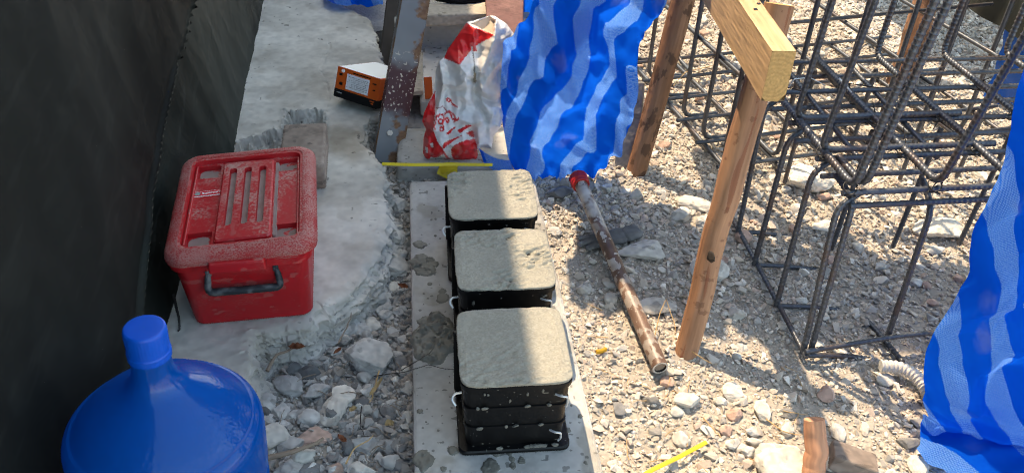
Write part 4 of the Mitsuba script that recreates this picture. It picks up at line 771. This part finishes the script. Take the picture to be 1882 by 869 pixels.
dirv = (far - e0) / np.linalg.norm(far - e0); rt_ = np.array([dirv[1], -dirv[0], 0]); Lb, wB, hB = 1.1, .036, .081
nl, nw, nh = 60, 4, 8; V, U, F, at = [], [], [], 0
def panel_(o, a, b, na, nb, ua, ub):
    global at
    s, t = np.meshgrid(np.linspace(0, 1, na), np.linspace(0, 1, nb), indexing='ij'); v = o + s[..., None] * a + t[..., None] * b
    v = v.reshape(-1, 3); v = v + .0012 * (meshkit.fbm(v * 30, 3, 2) - .5)[:, None]; V.append(v); U.append(np.stack([t * ub + .3 * ua, s * np.linalg.norm(a)], -1).reshape(-1, 2)); F.append(grid_faces(na, nb) + at); at += na * nb
o = e0 - rt_ * wB / 2; up_ = np.array([0, 0, 1.])
panel_(o, dirv * Lb, rt_ * wB, nl, nw, 0, wB); panel_(o - up_ * hB, dirv * Lb, up_ * hB, nl, nh, 1, hB); panel_(o + rt_ * wB - up_ * hB, dirv * Lb, up_ * hB, nl, nh, 2, hB); panel_(o - up_ * hB, dirv * Lb, rt_ * wB, nl, nw, 3, wB)
part(bm, 'timber', P(tm(np.vstack(V), np.vstack(F)), 'm_lumber', 40, ) if 0 else P(tm(np.vstack(V), np.vstack(F)), 'm_lumber', False, uv=np.vstack(U)))
oc = [(0, -hB + .006), (.006, -hB), (wB - .010, -hB - .001), (wB, -hB + .012), (wB, -.002), (wB - .002, 0), (.002, 0), (0, -.002)]
for s_, u_ in ((.16, .018), (.185, .030), (.42, .020)):
    nail = place(rbox(.006, .006, .0022, .0008, 6), o + dirv * s_ + rt_ * u_ + up_ * -.0004); part(bm, 'nail', P(nail, 'm_wire', 30))
ev = np.array([o - dirv * .0006 + rt_ * a + up_ * b for a, b in oc]); part(bm, 'end_grain', P(tm(ev, [(0, i, i + 1) for i in range(1, 7)]), 'm_lumber_end', False, uv=np.array([(a, b + hB) for a, b in oc])), 'sawn end grain with growth rings')

# ------------------------------------------------------------------ rebar cages
def bar_mesh(pts, r, rib=True):
    if not rib: q, _ = resample(pts, .02); return tube(q, r * .74, 8)
    r = r * .73; q, s = resample(pts, .0024); ph = (s / .0102) % 1; rr = r * (.95 + .15 * (np.abs(ph - .5) < .15)); return tube(q, rr, 9)
def cage(label, rib):
    k = thing('rebar_cage', label, 'rebar cage', None)
    def bar(pts, r, name='bar', fl=.035): part(k, name, P(bar_mesh(fillet(pts, fl) if len(pts) > 2 else np.array(pts, float), r, rib), 'm_rebar', 40 if rib else True))
    return k, bar
k1, bar = cage('near rebar cage of dark ribbed steel bars standing on the gravel behind the tan post', True)
ZB, ZT = -.034, .305; YS = [.185, .305, .435, .570, .715]; XS = [.612, .770, .918, 1.080, 1.235]
j_ = lambda s: float(rng.normal(0, s))
# bottom frame and stubs
bar([(.590, .118, ZB + .004), (.592, .40, ZB + .006), (.596, .62, ZB)], .0072); bar([(.586, .122, ZB + .016), (.80, .150, ZB + .018), (1.25, .175, ZB + .010)], .0072)
for yy_ in (.128, .274, .412, .537): bar([(.600, yy_ + .004, ZB - .004), (.665, yy_ + .006, ZB - .012), (.75, yy_ + .008, ZB - .030)], .0075)
for xx in (.780, .93, 1.09): bar([(xx, .10, ZB - .004), (xx + .002, .22, ZB - .022), (xx + .003, .30, ZB - .04)], .0072)
# upper mat: bars along x in two layers, bars along y bent up at both ends into starter bars
for i, yy_ in enumerate(YS):
    bar([(.600, yy_ + j_(.004), ZT), (1.42, yy_ + .018 + j_(.005), ZT + j_(.004))], .0078)
    if i: bar([(.604, yy_ - .030, ZT - .022), (1.40, yy_ - .012 + j_(.004), ZT - .020)], .0076)
    else: bar([(.618, yy_ - .006, ZT - .024), (1.40, yy_ + .010, ZT - .024)], .0076)
for i, xx in enumerate(XS):
    dx = (.062, .098, .06, .06, .07)[i]
    bar([(xx + dx * (1 if i != 1 else 1.1), YS[0] - .025, 1.05), (xx + .004, YS[0] - .005, ZT + .014), (xx - .004, YS[-1] + .01, ZT + .012), (xx + .03, YS[-1] + .012, 1.05)], .0096, 'starter_bar', .030)
bar([(XS[0] + .084, YS[0] - .03, 1.05), (XS[0] + .022, YS[0] - .006, ZT + .016), (XS[0] + .020, YS[0] + .10, ZT + .013)], .0096, 'starter_bar', .030)
for yy_, lean in ((YS[1] + .002, .045), (YS[2] - .004, .03)): bar([(XS[0] + lean, yy_ - .01, 1.05), (XS[0] - .006, yy_, ZT + .016), (XS[0] + .35, yy_ + .012, ZT + .012)], .0084, 'starter_bar', .028)
for xx in (.690, .845): bar([(xx, YS[0] + .12, ZT - .008), (xx + .004, YS[-1] + .0, ZT - .006)], .0072)
bar([(.792, .36, ZT - .010), (.784, .735, ZT - .008)], .0085); bar([(.806, .42, ZT - .030), (.800, .72, ZT - .028)], .008)
# legs down to the bottom frame
for (xb, yb), yt in zip(((.592, .537), (.588, .412), (.588, .274), (.590, .134)), (.565, .430, .305, .190)):
    bar([(xb, yb, ZB), (XS[0] - .014, yt - .006, ZT - .03), (XS[0] + .03, yt + .006, ZT - .006)], .0080, 'leg', .03)
bar([(.606, .136, ZB), (XS[0] + .012, .180, ZT - .014), (XS[0] + .012, .26, ZT - .010)], .0080, 'leg', .03)
for xb, xt, yb in ((.775, .776, .160), (.935, .925, .165), (1.10, 1.085, .17)): bar([(xb, yb, ZB), (xt, YS[0] - .008, ZT - .035), (xt + .004, YS[0] + .05, ZT - .010)], .0080, 'leg', .03)
for xx in XS[1:]:
    bar([(xx + .01, YS[-1] + .02, ZB), (xx + .004, YS[-1] + .004, ZT - .02)], .0076, 'leg')
    bar([(xx + .015, YS[2] + .02, ZB), (xx + .01, YS[2] + .0, ZT - .02)], .0076, 'leg')
def tie(c, seed):
    r = np.random.default_rng(seed); t = np.linspace(0, 1, 26); a = t * 4.2 * np.pi
    pts = np.stack([c[0] + .013 * np.cos(a) * (1 - .2 * t), c[1] + .013 * np.sin(a), c[2] + .012 * np.sin(a * .5 + 1)], 1); pts = np.vstack([pts, pts[-1] + r.normal(0, .02, 3)])
    part(k1, 'wire_tie', P(tube(pts, .0012, 5), 'm_wire', True))
for i, xx in enumerate(XS[:4]):
    for jx, yy_ in enumerate(YS[:4]): tie((xx, yy_, ZT + .004), 10 * i + jx)
k2, bar = cage('far rebar cage of dark steel bars half hidden behind the timber beam', False)
FO, FA = np.array([.648, .800, -.030]), math.radians(10.5); fx, fy = np.array([math.cos(FA), math.sin(FA), 0]), np.array([-math.sin(FA) * .85, math.cos(FA), 0])
fp = lambda u, v, z: FO + fx * u + fy * v + np.array([0, 0, z])
for v_ in np.arange(0, .66, .127): bar([fp(-.03, v_, .012), fp(.95, v_ + j_(.006), .010)], .0078)
for u_ in np.arange(0, .95, .145): bar([fp(u_, -.05, .0), fp(u_ + j_(.005), .68, .0)], .0078)
for v_ in np.arange(0.0, .66, .127): bar([fp(.10, v_ + .01, .014), fp(-.010, v_ + .01, .014), fp(-.012 + .01, v_ + .012, .75)], .0085, 'leg', .04)
for u_ in np.arange(.145, .80, .145):
    bar([fp(u_, .10, .012), fp(u_, .0, .012), fp(u_ + .01, .005, .75)], .0085, 'leg', .04)
    if u_ < .5: bar([fp(u_, .55, .012), fp(u_, .645, .012), fp(u_ + .01, .65, .75)], .0085, 'leg', .04)
for z_ in (.27,):
    for v_ in (.26, .645): bar([fp(.10, v_, z_), fp(.95, v_ + .01, z_ + j_(.006))], .0078)
    for u_ in (.0, .45, .72): bar([fp(u_, -.03, z_ - .016), fp(u_, .68, z_ - .016)], .0078)

# ------------------------------------------------------------------ conduit, plank end, brick scrap
cpts = fillet([(0.725, 0.085, -0.030), (0.761, 0.077, -0.028), (0.782, 0.055, -0.030), (0.789, 0.026, -0.036), (0.784, -0.005, -0.040)], .05, 8); q, s = resample(cpts, .0014)
solo('corrugated_hose', P(tube(q,   .0118 + .0014 * np.sin(np.sin(s * 2 * np.pi / .0085)), 16), 'm_conduit', 35), 'short length of grey corrugated hose on the gravel by the right tarp', 'hose')
ge = refine(rbox(.062, .030, .235, .004), .02); solo('plank_end', P(place(rough(ge, .002, 40, 3), (0.398, 0.846, -0.060), -20, -24, -6), 'm_chunk_dark', 35), 'grey concrete plank standing on end between the striped tarp and bark post', 'plank')
bs = refine(rbox(.075, .05, .03, .003), .01); solo('wood_block', P(place(rough(bs, .002, 50, 3), (.572, -.128, -.050), -24, -12, 8), 'm_brick', 30), 'reddish brown block fragment beside the stake at the bottom edge', 'block')

# ------------------------------------------------------------------ rocks that can be told apart
def stone(rk, matk, label, seed, rz=0, group=None, name='rock', cat_='rock', tilt=0, sink=.16, base=ICO3, planes=13):
    x, y, z, sx, sy, sz = rk; m = rock((sx, sy, sz), seed, planes, .07, base if base is not ICO3 or max(sx, sy) < .03 else ICO4)
    solo(name, P(place(m, (x, y, float(ground_h(np.array([x]), np.array([y]))[0]) * 1 + sz * (.5 - sink)), rz, tilt), matk, 25), label, cat_, group)
G_ = 'm_chunk_grey'; W_ = 'm_chunk_pale'; D_ = 'm_chunk_dark'
stone((-0.252, 0.211, -0.045, 0.097, 0.104, 0.053), G_, 'biggest round grey rock in the rubble between slab and plank', 1, base=ICO4)
stone((-0.309, 0.076, -0.045, 0.049, 0.078, 0.027), W_, 'pale upright wedge of broken concrete below the biggest rubble rock', 32, -25, base=ICO4)
stone((-0.395, 0.140, -0.045, 0.064, 0.042, 0.029), G_, 'grey oval chunk of concrete near the blue bottle, second row of rubble', 3, -20)
stone((-0.342, 0.125, -0.045, 0.050, 0.034, 0.024), G_, 'angular grey chunk between the oval chunk and the pale wedge', 4, 15)
stone((-0.433, 0.104, -0.045, 0.041, 0.048, 0.023), G_, 'grey rubble chunk touching the right side of the blue bottle shoulder', 5)
stone((-0.404, 0.082, -0.045, 0.033, 0.043, 0.018), G_, 'upright grey chunk below the oval chunk of concrete', 6)
stone((-0.353, 0.062, -0.045, 0.044, 0.037, 0.024), G_, 'blocky grey chunk left of the pale wedge', 7)
stone((-0.384, 0.002, -0.045, 0.069, 0.041, 0.022), G_, 'long flat grey chunk beside the stick at the bottom left of the rubble', 38, 8)
stone((-0.253, -0.010, -0.045, 0.054, 0.036, 0.026), G_, 'flat topped grey chunk near the bottom middle of the rubble', 9)
stone((-0.255, -0.061, -0.045, 0.049, 0.035, 0.025), W_, 'rounded pale chunk at the bottom edge of the rubble', 10)
stone((-0.209, 0.484, -0.045, 0.074, 0.067, 0.041), G_, 'grey boulder chunk wedged against the slab at the top of the rubble strip', 11, 20, base=ICO4)
stone((-0.230, 0.388, -0.045, 0.048, 0.039, 0.026), G_, 'grey chunk just below the boulder by the slab', 12)
stone((-0.204, 0.428, -0.045, 0.023, 0.037, 0.013), W_, 'narrow pale sliver beside the plank edge under the boulder', 13)
stone((-0.263, 0.296, -0.045, 0.039, 0.036, 0.022), G_, 'pale grey lump directly above the biggest rubble rock', 14)
stone((-0.375, 0.275, -0.045, 0.084, 0.050, 0.023), G_, 'long thin slab fragment lying just under the broken slab edge', 45, 22)
stone((-0.361, 0.250, -0.045, 0.055, 0.033, 0.020), G_, 'second flat fragment stacked below the long thin slab fragment', 16, 18)
stone((-0.327, 0.264, -0.045, 0.043, 0.026, 0.016), G_, 'small flat fragment right of the stacked slab fragments', 17, 10)
stone((-0.302, 0.295, -0.045, 0.072, 0.043, 0.025), G_, 'broad low piece of broken concrete under the slab lip', 18, 30)
stone((-0.178, 0.121, -0.045, 0.026, 0.042, 0.014), G_, 'tall sliver of concrete leaning on the plank beside the wire', 19, 5)
stone((-0.211, 0.074, -0.045, 0.035, 0.042, 0.019), D_, 'dark grey cone shaped stone right of the dry leaf', 20)
stone((-0.180, 0.043, -0.045, 0.023, 0.037, 0.013), G_, 'narrow upright chunk against the plank edge, lower of the two slivers', 21)
stone((-0.428, 0.018, -0.045, 0.023, 0.036, 0.012), W_, 'pale tall chunk half hidden behind the blue bottle', 22)
stone((-0.233, 0.033, -0.045, 0.033, 0.022, 0.016), G_, 'small flat grey stone above the flat topped chunk', 23)
stone((-0.212, -0.016, -0.045, 0.034, 0.029, 0.019), G_, 'grey lump right of the flat topped chunk', 24)
stone((-0.190, -0.057, -0.045, 0.037, 0.022, 0.015), D_, 'dark flat stone beside the near end of the plank', 25)
stone((-0.340, 0.017, -0.045, 0.062, 0.037, 0.016), 'm_chunk_pink', 'flat pinkish tile fragment in the rubble above the stick', 26, 12)
stone((-0.294, -0.054, -0.045, 0.038, 0.023, 0.015), 'm_chunk_pink', 'pink brown fragment at the bottom edge of the rubble', 27, 25)
stone((-0.348, -0.056, -0.045, 0.054, 0.033, 0.015), D_, 'dark brown shard at the bottom edge beside the bottle', 28)
stone((-0.383, -0.056, -0.045, 0.036, 0.022, 0.015), G_, 'grey chunk at the bottom edge right of the bottle', 29)
stone((-0.316, 0.055, -0.045, 0.025, 0.021, 0.014), G_, 'little grey stone at the foot of the pale wedge', 30)
stone((-0.477, 0.129, -0.020, 0.059, 0.058, 0.032), G_, 'large grey slab piece under the slab corner behind the bottle', 31, 10)
stone((-0.451, 0.182, -0.045, 0.055, 0.063, 0.030), G_, 'bluish grey concrete lump below the slab corner', 33, base=ICO4)
stone((-0.433, 0.237, -0.045, 0.042, 0.025, 0.016), G_, 'grey flake under the crack of the slab corner', 34)
stone((-0.191, 0.339, -0.045, 0.034, 0.027, 0.018), G_, 'grey lump beside the plank level with the mortar heap', 35)
stone((-0.189, 0.185, -0.045, 0.031, 0.045, 0.017), D_, 'dark mortar covered stone beside the plank', 36)
stone((-0.191, 0.725, -0.045, 0.053, 0.060, 0.029), G_, 'crumbled grey chunk between the slab and the far end of the plank', 37)
stone((-0.200, 0.599, -0.045, 0.045, 0.072, 0.025), G_, 'crumbled pale chunk beside the slab bulge', 39)
# right side
stone((0.479, 0.620, -0.045, 0.055, 0.046, 0.028), W_, 'rounded whitish stone left of the tan post', 51)
stone((0.531, 0.663, -0.045, 0.099, 0.059, 0.025), W_, 'flat pale stone lying just behind the rounded whitish stone', 52, -10)
stone((0.532, 0.575, -0.045, 0.062, 0.053, 0.033), G_, 'grey stone next to the tan post, nearest of the stone trio', 53)
stone((0.341, 0.477, -0.045, 0.115, 0.069, 0.037), W_, 'large pale angular rock right of the steel pipe', 54, base=ICO4)
stone((0.482, 0.400, -0.045, 0.086, 0.081, 0.047), W_, 'big pale rock directly behind the tan post', 55, -30, base=ICO4)
stone((0.337, 0.288, -0.045, 0.084, 0.050, 0.026), W_, 'whitish wedge of concrete between the pipe and the tan post', 56, -8, planes=7)
stone((0.267, 0.043, -0.045, 0.034, 0.027, 0.019), D_, 'grey conglomerate stone in front of the pipe end', 57)
stone((0.460, 0.000, -0.045, 0.030, 0.047, 0.016), W_, 'white elongated stone left of the stake', 58, -14)
stone((0.450, -0.120, -0.045, 0.089, 0.095, 0.049), W_, 'large white block at the bottom edge left of the stake', 59, 5, planes=8, base=ICO4)
stone((0.410, -0.001, -0.045, 0.030, 0.029, 0.016), 'm_chunk_pink', 'rounded tan stone left of the white elongated stone', 60)
stone((0.423, 0.053, -0.045, 0.041, 0.046, 0.022), W_, 'pale lump beside the tan post shadow', 61)
stone((0.331, 0.034, -0.045, 0.056, 0.036, 0.025), W_, 'low pale rock in the gravel in front of the tan post', 62)
stone((0.395, 0.032, -0.045, 0.026, 0.020, 0.014), W_, 'small pale pebble left of the rounded tan stone', 63)
stone((0.431, -0.042, -0.045, 0.029, 0.021, 0.015), G_, 'grey pebble below the white elongated stone', 64)
stone((0.425, -0.063, -0.045, 0.032, 0.019, 0.012), W_, 'cream pebble touching the top of the large white block', 65)
stone((0.385, -0.069, -0.045, 0.028, 0.020, 0.014), W_, 'white pebble right of the yellow strip end', 66)
stone((0.383, -0.035, -0.045, 0.025, 0.024, 0.014), 'm_chunk_pink', 'pink brown pebble right of the yellow strip', 67)
stone((0.206, 0.031, -0.045, 0.026, 0.035, 0.014), D_, 'dark stone half in shade near the plank edge', 68)
stone((0.173, 0.004, -0.045, 0.017, 0.022, 0.010), W_, 'small white pebble by the plank edge', 69)
stone((0.172, -0.085, -0.045, 0.026, 0.016, 0.009), W_, 'white pebble at the bottom edge beside the plank', 70)
stone((0.307, 0.086, -0.045, 0.029, 0.025, 0.016), 'm_chunk_pink', 'pinkish stone at the mouth of the pipe', 71)
stone((0.850, 0.756, -0.050, 0.135, 0.117, 0.066), W_, 'broad pale slab rock inside the near cage on its left', 72, 12, base=ICO4)
stone((0.825, 0.564, -0.050, 0.086, 0.052, 0.023), W_, 'flat pale rock inside the near cage behind the front legs', 73)
stone((1.085, 0.526, -0.050, 0.122, 0.075, 0.043), W_, 'big pale boulder inside the near cage on its right', 74, base=ICO4)
stone((1.043, 0.459, -0.050, 0.051, 0.033, 0.019), G_, 'smaller grey stone in front of the big pale boulder', 75)
stone((1.327, 0.755, -0.050, 0.037, 0.060, 0.021), W_, 'bright pale stone at the right side of the cage', 76)
stone((0.886, 0.409, -0.050, 0.029, 0.026, 0.016), G_, 'small grey stone in the shade between the front legs', 77)
stone((0.941, 0.352, -0.050, 0.036, 0.027, 0.017), G_, 'grey cobble in the shade right of the front legs', 78)
stone((0.915, 0.233, -0.050, 0.025, 0.021, 0.013), G_, 'small round stone near the tarp inside the cage', 79)
stone((0.636, 0.165, -0.045, 0.033, 0.025, 0.016), W_, 'beige stone at the near corner of the rebar cage', 80)
stone((0.671, 0.148, -0.045, 0.024, 0.019, 0.012), W_, 'little pale stone along the front bar of the cage', 81)
stone((0.829, 0.060, -0.045, 0.042, 0.026, 0.017), 'm_chunk_pink', 'brown stone between the hose and the right tarp', 82)
stone((0.702, -0.087, -0.045, 0.042, 0.027, 0.018), D_, 'grey stone in front of the right tarp foot', 83)
stone((0.693, -0.139, -0.045, 0.037, 0.050, 0.020), W_, 'pale sliver of rock beside the tarp foot at the bottom edge', 84)
stone((0.582, -0.057, -0.045, 0.029, 0.042, 0.016), G_, 'grey stone just right of the stake', 85)
stone((0.510, -0.009, -0.045, 0.039, 0.024, 0.012), D_, 'flat dark stone behind the stake in its shadow', 86)
stone((0.268, 0.747, -0.045, 0.054, 0.049, 0.029), D_, 'dark stone beside the red collar of the pipe', 87)
stone((0.203, 0.727, -0.045, 0.067, 0.048, 0.029), D_, 'dark rock in the shade under the hanging striped tarp', 88)
stone((0.167, 0.577, -0.045, 0.033, 0.045, 0.018), G_, 'grey stone in the shade right of the middle mould', 89)
stone((0.321, 0.748, -0.045, 0.035, 0.036, 0.020), G_, 'grey stone at the foot of the leaning plank end', 90)
stone((0.369, 0.735, -0.045, 0.027, 0.027, 0.015), G_, 'small grey stone at the foot of the bark post', 92)
stone((0.453, 0.724, -0.045, 0.035, 0.029, 0.017), G_, 'small grey stone between the bark post and the stone trio', 93)
r = np.random.default_rng(77); spots = sample(520, 31, Polygon([(.16, -.35), (.62, -.35), (1.1, .2), (1.2, 2.0), (.55, 2.0), (.40, .8), (.16, .3)])); cnt = 0
for x, y in spots:
    if cnt >= 110: break
    if abs(x - .37) < .05 and abs(y - .17) < .05: continue
    sz_ = float(np.clip(np.exp(r.normal(math.log(.026), .3)), .018, .05)) * (1 + .3 * max(y - .6, 0)); cnt += 1
    stone((x, y, 0, sz_, sz_ * r.uniform(.7, 1.2), sz_ * r.uniform(.5, .75)), (W_, W_, G_, 'm_chunk_pink')[r.integers(4)], 'loose stone a few centimetres wide among the gravel on the right', 200 + cnt, r.uniform(0, 180), 'loose stones among the gravel', 'loose_stone', 'stone', base=trimesh.creation.icosphere(2))
r = np.random.default_rng(78); spots = sample(700, 33, Polygon([(-.45, -.35), (-.18, -.35), (-.18, .80), (-.21, .6), (-.25, .34), (-.34, .22), (-.45, .16)])); cnt = 0
for x, y in spots:
    if cnt >= 150: break
    sz_ = float(np.clip(np.exp(r.normal(math.log(.024), .35)), .014, .05)); cnt += 1
    stone((x, y, 0, sz_, sz_ * r.uniform(.6, 1.2), sz_ * r.uniform(.5, .8)), (G_, G_, W_, D_)[r.integers(4)], 'loose broken concrete piece a few centimetres wide in the rubble between slab and plank', 400 + cnt, r.uniform(0, 180), 'loose pieces in the rubble', 'rubble_piece', 'rubble', base=trimesh.creation.icosphere(2))

# ------------------------------------------------------------------ glove, twigs, straw, wire, leaves
gl = thing('work_glove', 'flattened dusty grey work glove on the gravel beside the pipe', 'glove')
go = np.array((0.268, 0.522, -0.030))
def hullc(pts, rr): return m3.Manifold.batch_hull([m3.Manifold.sphere(q_, 14).translate(tuple(float(x) for x in p_)) for p_, q_ in zip(pts, rr)])
gm = hullc([(0, 0, 0), (.045, .012, 0), (.040, -.016, 0), (.062, .006, 0)], [.016, .014, .014, .010]) 
for e, b in (((-.048, .018, 0), (-.005, .012, 0)), ((-.055, .000, -.002), (-.005, .002, 0)), ((-.045, -.018, -.002), (-.003, -.008, 0)), ((-.012, -.040, -.004), (.012, -.012, 0))): gm = gm + hullc([b, tuple(np.mean([b, e], 0) + [0, 0, .004]), e], [.0095, .0095, .0075])
gmm = man(gm.refine_to_length(.004)); gmm.vertices = np.asarray(gmm.vertices) * [1, 1, .62]; gmm = rough(gmm, .004, 50, 3)
part(gl, 'glove', P(place(gmm, go, 14), 'm_glove', 50)); part(gl, 'cuff', P(place(rough(refine(man(hullc([(.06, .012, 0), (.06, -.012, 0), (.085, .014, .002), (.085, -.010, .002)], [.011] * 4)), .006), .003, 60, 4), go, 14), 'm_glove', 50))
def strand(name, pts, rr, matk, label, cat_, group=None, bend=.008, seed=0):
    q, s = resample(pts, .006); t = s / s[-1]; w = np.stack([meshkit.fbm(np.c_[t * 3 + seed, 0 * t, 0 * t], 2, seed + i) - .5 for i in range(3)], 1) * bend
    w[:, 2] *= .4; solo(name, P(tube(q + w, rr * (1 - .5 * t), 6), matk, True), label, cat_, group)
strand('stick', [(-0.410, -0.048, -0.025), (-0.365, -0.038, -0.022), (-0.315, -0.015, -0.024)], .0055, 'm_twig', 'straight grey stick lying across the rubble near the bottle', 'stick')
strand('twig', [(-0.430, 0.161, -0.030), (-0.417, 0.193, -0.020), (-0.388, 0.206, -0.020)], .004, 'm_twig', 'curved brown twig below the slab corner', 'twig')
strand('straw', [(0.370, 0.159, -0.030), (0.387, 0.136, -0.030), (0.404, 0.115, -0.030)], .0012, 'm_straw', 'dry straw tuft lying at the foot of the tan post', 'straw')
strand('straw', [(0.311, 0.194, -0.030), (0.331, 0.243, -0.010), (0.355, 0.289, -0.012), (0.359, 0.233, -0.025), (0.350, 0.184, -0.030)], .0011, 'm_straw', 'bent loop of straw standing between the pipe and the tan post', 'straw')
strand('straw', [(0.348, -0.016, -0.028), (0.356, -0.042, -0.026), (0.366, -0.065, -0.028)], .0014, 'm_straw', 'thick straw right of the yellow strip', 'straw')
strand('straw', [(0.459, -0.027, -0.028), (0.476, -0.059, -0.024), (0.506, -0.075, -0.022)], .0013, 'm_straw', 'long straw running from the white stone to the stake', 'straw')
strand('straw', [(0.604, 1.182, 0.020), (0.658, 1.252, 0.030), (0.778, 1.322, 0.020)], .0016, 'm_straw', 'arched straw behind the bark post', 'straw')
strand('straw', [(-0.224, 0.136, -0.020), (-0.233, 0.089, -0.020), (-0.240, 0.057, -0.020)], .0016, 'm_straw', 'pale straw beside the dry leaf in the rubble', 'straw')
strand('straw', [(-0.274, -0.072, -0.020), (-0.262, -0.039, -0.020), (-0.231, -0.018, -0.020)], .0016, 'm_straw', 'pale straw above the rounded pale chunk', 'straw')
strand('twig', [(-0.303, 0.214, -0.020), (-0.289, 0.254, -0.015), (-0.282, 0.293, -0.015)], .0018, 'm_twig', 'thin brown twig left of the biggest rubble rock', 'twig')
r = np.random.default_rng(5)
for i, (x, y) in enumerate(sample(900, 41, Polygon([(.16, -.25), (.60, -.25), (.60, .1), (.45, .15), (.16, .35)]))[:34]):
    a_ = r.uniform(0, 6.28); l = r.uniform(.015, .045); h = float(ground_h(np.array([x]), np.array([y]))[0]) + .010
    strand('dry_stalk', [(x, y, h), (x + l * math.cos(a_), y + l * math.sin(a_), h + r.uniform(-.002, .006))], .0009, 'm_straw', 'short dry stalk lying in the sunlit gravel', 'stalk', 'dry stalks in the gravel', .006, i)
for i, (x, y) in enumerate(sample(900, 42, Polygon([(-.44, -.3), (-.18, -.3), (-.18, .2), (-.30, .25), (-.44, .1)]))[:26]):
    a_ = r.uniform(0, 6.28); l = r.uniform(.02, .06); h = float(ground_h(np.array([x]), np.array([y]))[0]) + .016
    strand('rootlet', [(x, y, h), (x + l * math.cos(a_) * .5, y + l * math.sin(a_) * .5, h + .01), (x + l * math.cos(a_), y + l * math.sin(a_), h)], .0010, 'm_twig', 'thin brown rootlet lying in the rubble left of the plank', 'rootlet', 'rootlets in the rubble', .010, i)
strand('wire', [(-0.233, 0.113, -0.010), (-0.178, 0.104, 0.006), (-0.134, 0.114, 0.012), (-0.110, 0.106, 0.008), (-0.088, 0.100, 0.006)], .0011, 'm_wire', 'thin dark wire crossing from the rubble onto the plank', 'wire')
strand('wire', [(-0.184, 0.123, -0.010), (-0.149, 0.129, 0.012), (-0.123, 0.150, 0.014)], .0010, 'm_wire', 'second thin wire bent up over the mortar heap', 'wire')
strand('wire', [(-0.253, 0.051, -0.020), (-0.255, 0.008, -0.020), (-0.247, -0.018, -0.018)], .0013, 'm_wire', 'short black wire hook in the rubble below the dry leaf', 'wire')
strand('cable', [(-0.610, 0.297, 0.050), (-0.597, 0.259, 0.035), (-0.592, 0.237, 0.020), (-0.608, 0.219, 0.000)], .003, 'm_wire', 'black cable hanging between the tarpaulin and the red box', 'cable')
strand('tie_wire', [(0.647, 0.567, 0.320), (0.654, 0.565, 0.340), (0.695, 0.581, 0.335), (0.730, 0.569, 0.320)], .0016, 'm_clip', 'pale bent tie wire caught on the near cage behind the beam end', 'wire')
strand('tie_wire', [(0.769, 0.591, 0.325), (0.767, 0.539, 0.325), (0.772, 0.511, 0.318)], .003, 'm_clip', 'short white strip lying on the near cage bars', 'strip')
def leaf(x, y, z, l, w, a_, matk, label, seed):
    s, t = np.meshgrid(np.linspace(-1, 1, 15), np.linspace(-1, 1, 7), indexing='ij'); l, w = l * .72, w * .62; wd = (1 - s ** 2) ** .7 * (.8 + .5 * meshkit.noise(np.stack([s * 4, t, 0 * s + seed], -1), seed))
    v = np.stack([s * l / 2, t * wd * w / 2, .25 * w * (t * wd) ** 2 + .12 * l * s ** 2 + .7 * w * (meshkit.noise(np.stack([s * 2, t * 2, 0 * s + seed], -1), seed) - .5)], -1).reshape(-1, 3)
    solo('leaf', P(place(tm(v, grid_faces(15, 7)), (x, y, z), a_, 12), matk, True), label, 'leaf')
leaf(*(-0.381, 0.200, -0.012), .045, .020, -10, 'm_leaf', 'orange brown leaf under the slab edge', 1)
leaf(*(-0.183, 0.372, -0.018), .035, .016, -30, 'm_leaf', 'reddish leaf beside the plank near the boulder', 2)
leaf(*(-0.207, 0.005, -0.018), .024, .018, 20, 'm_dry_leaf', 'yellow brown curled leaf near the lower plank sliver', 3)
leaf(*(-0.285, -0.022, -0.018), .030, .014, -50, 'm_leaf', 'dark red leaf in the rubble above the pink fragment', 4)
leaf(*(-0.232, 0.083, -0.010), .065, .012, 62, 'm_dry_leaf', 'long curled dry leaf below the biggest rubble rock', 5)
leaf(*(-0.306, 0.188, -0.016), .030, .012, 50, 'm_leaf', 'small brown leaf left of the biggest rubble rock', 6)
leaf(*(-0.271, 0.042, -0.018), .022, .014, 30, 'm_dry_leaf', 'small ochre leaf right of the pale wedge', 7)
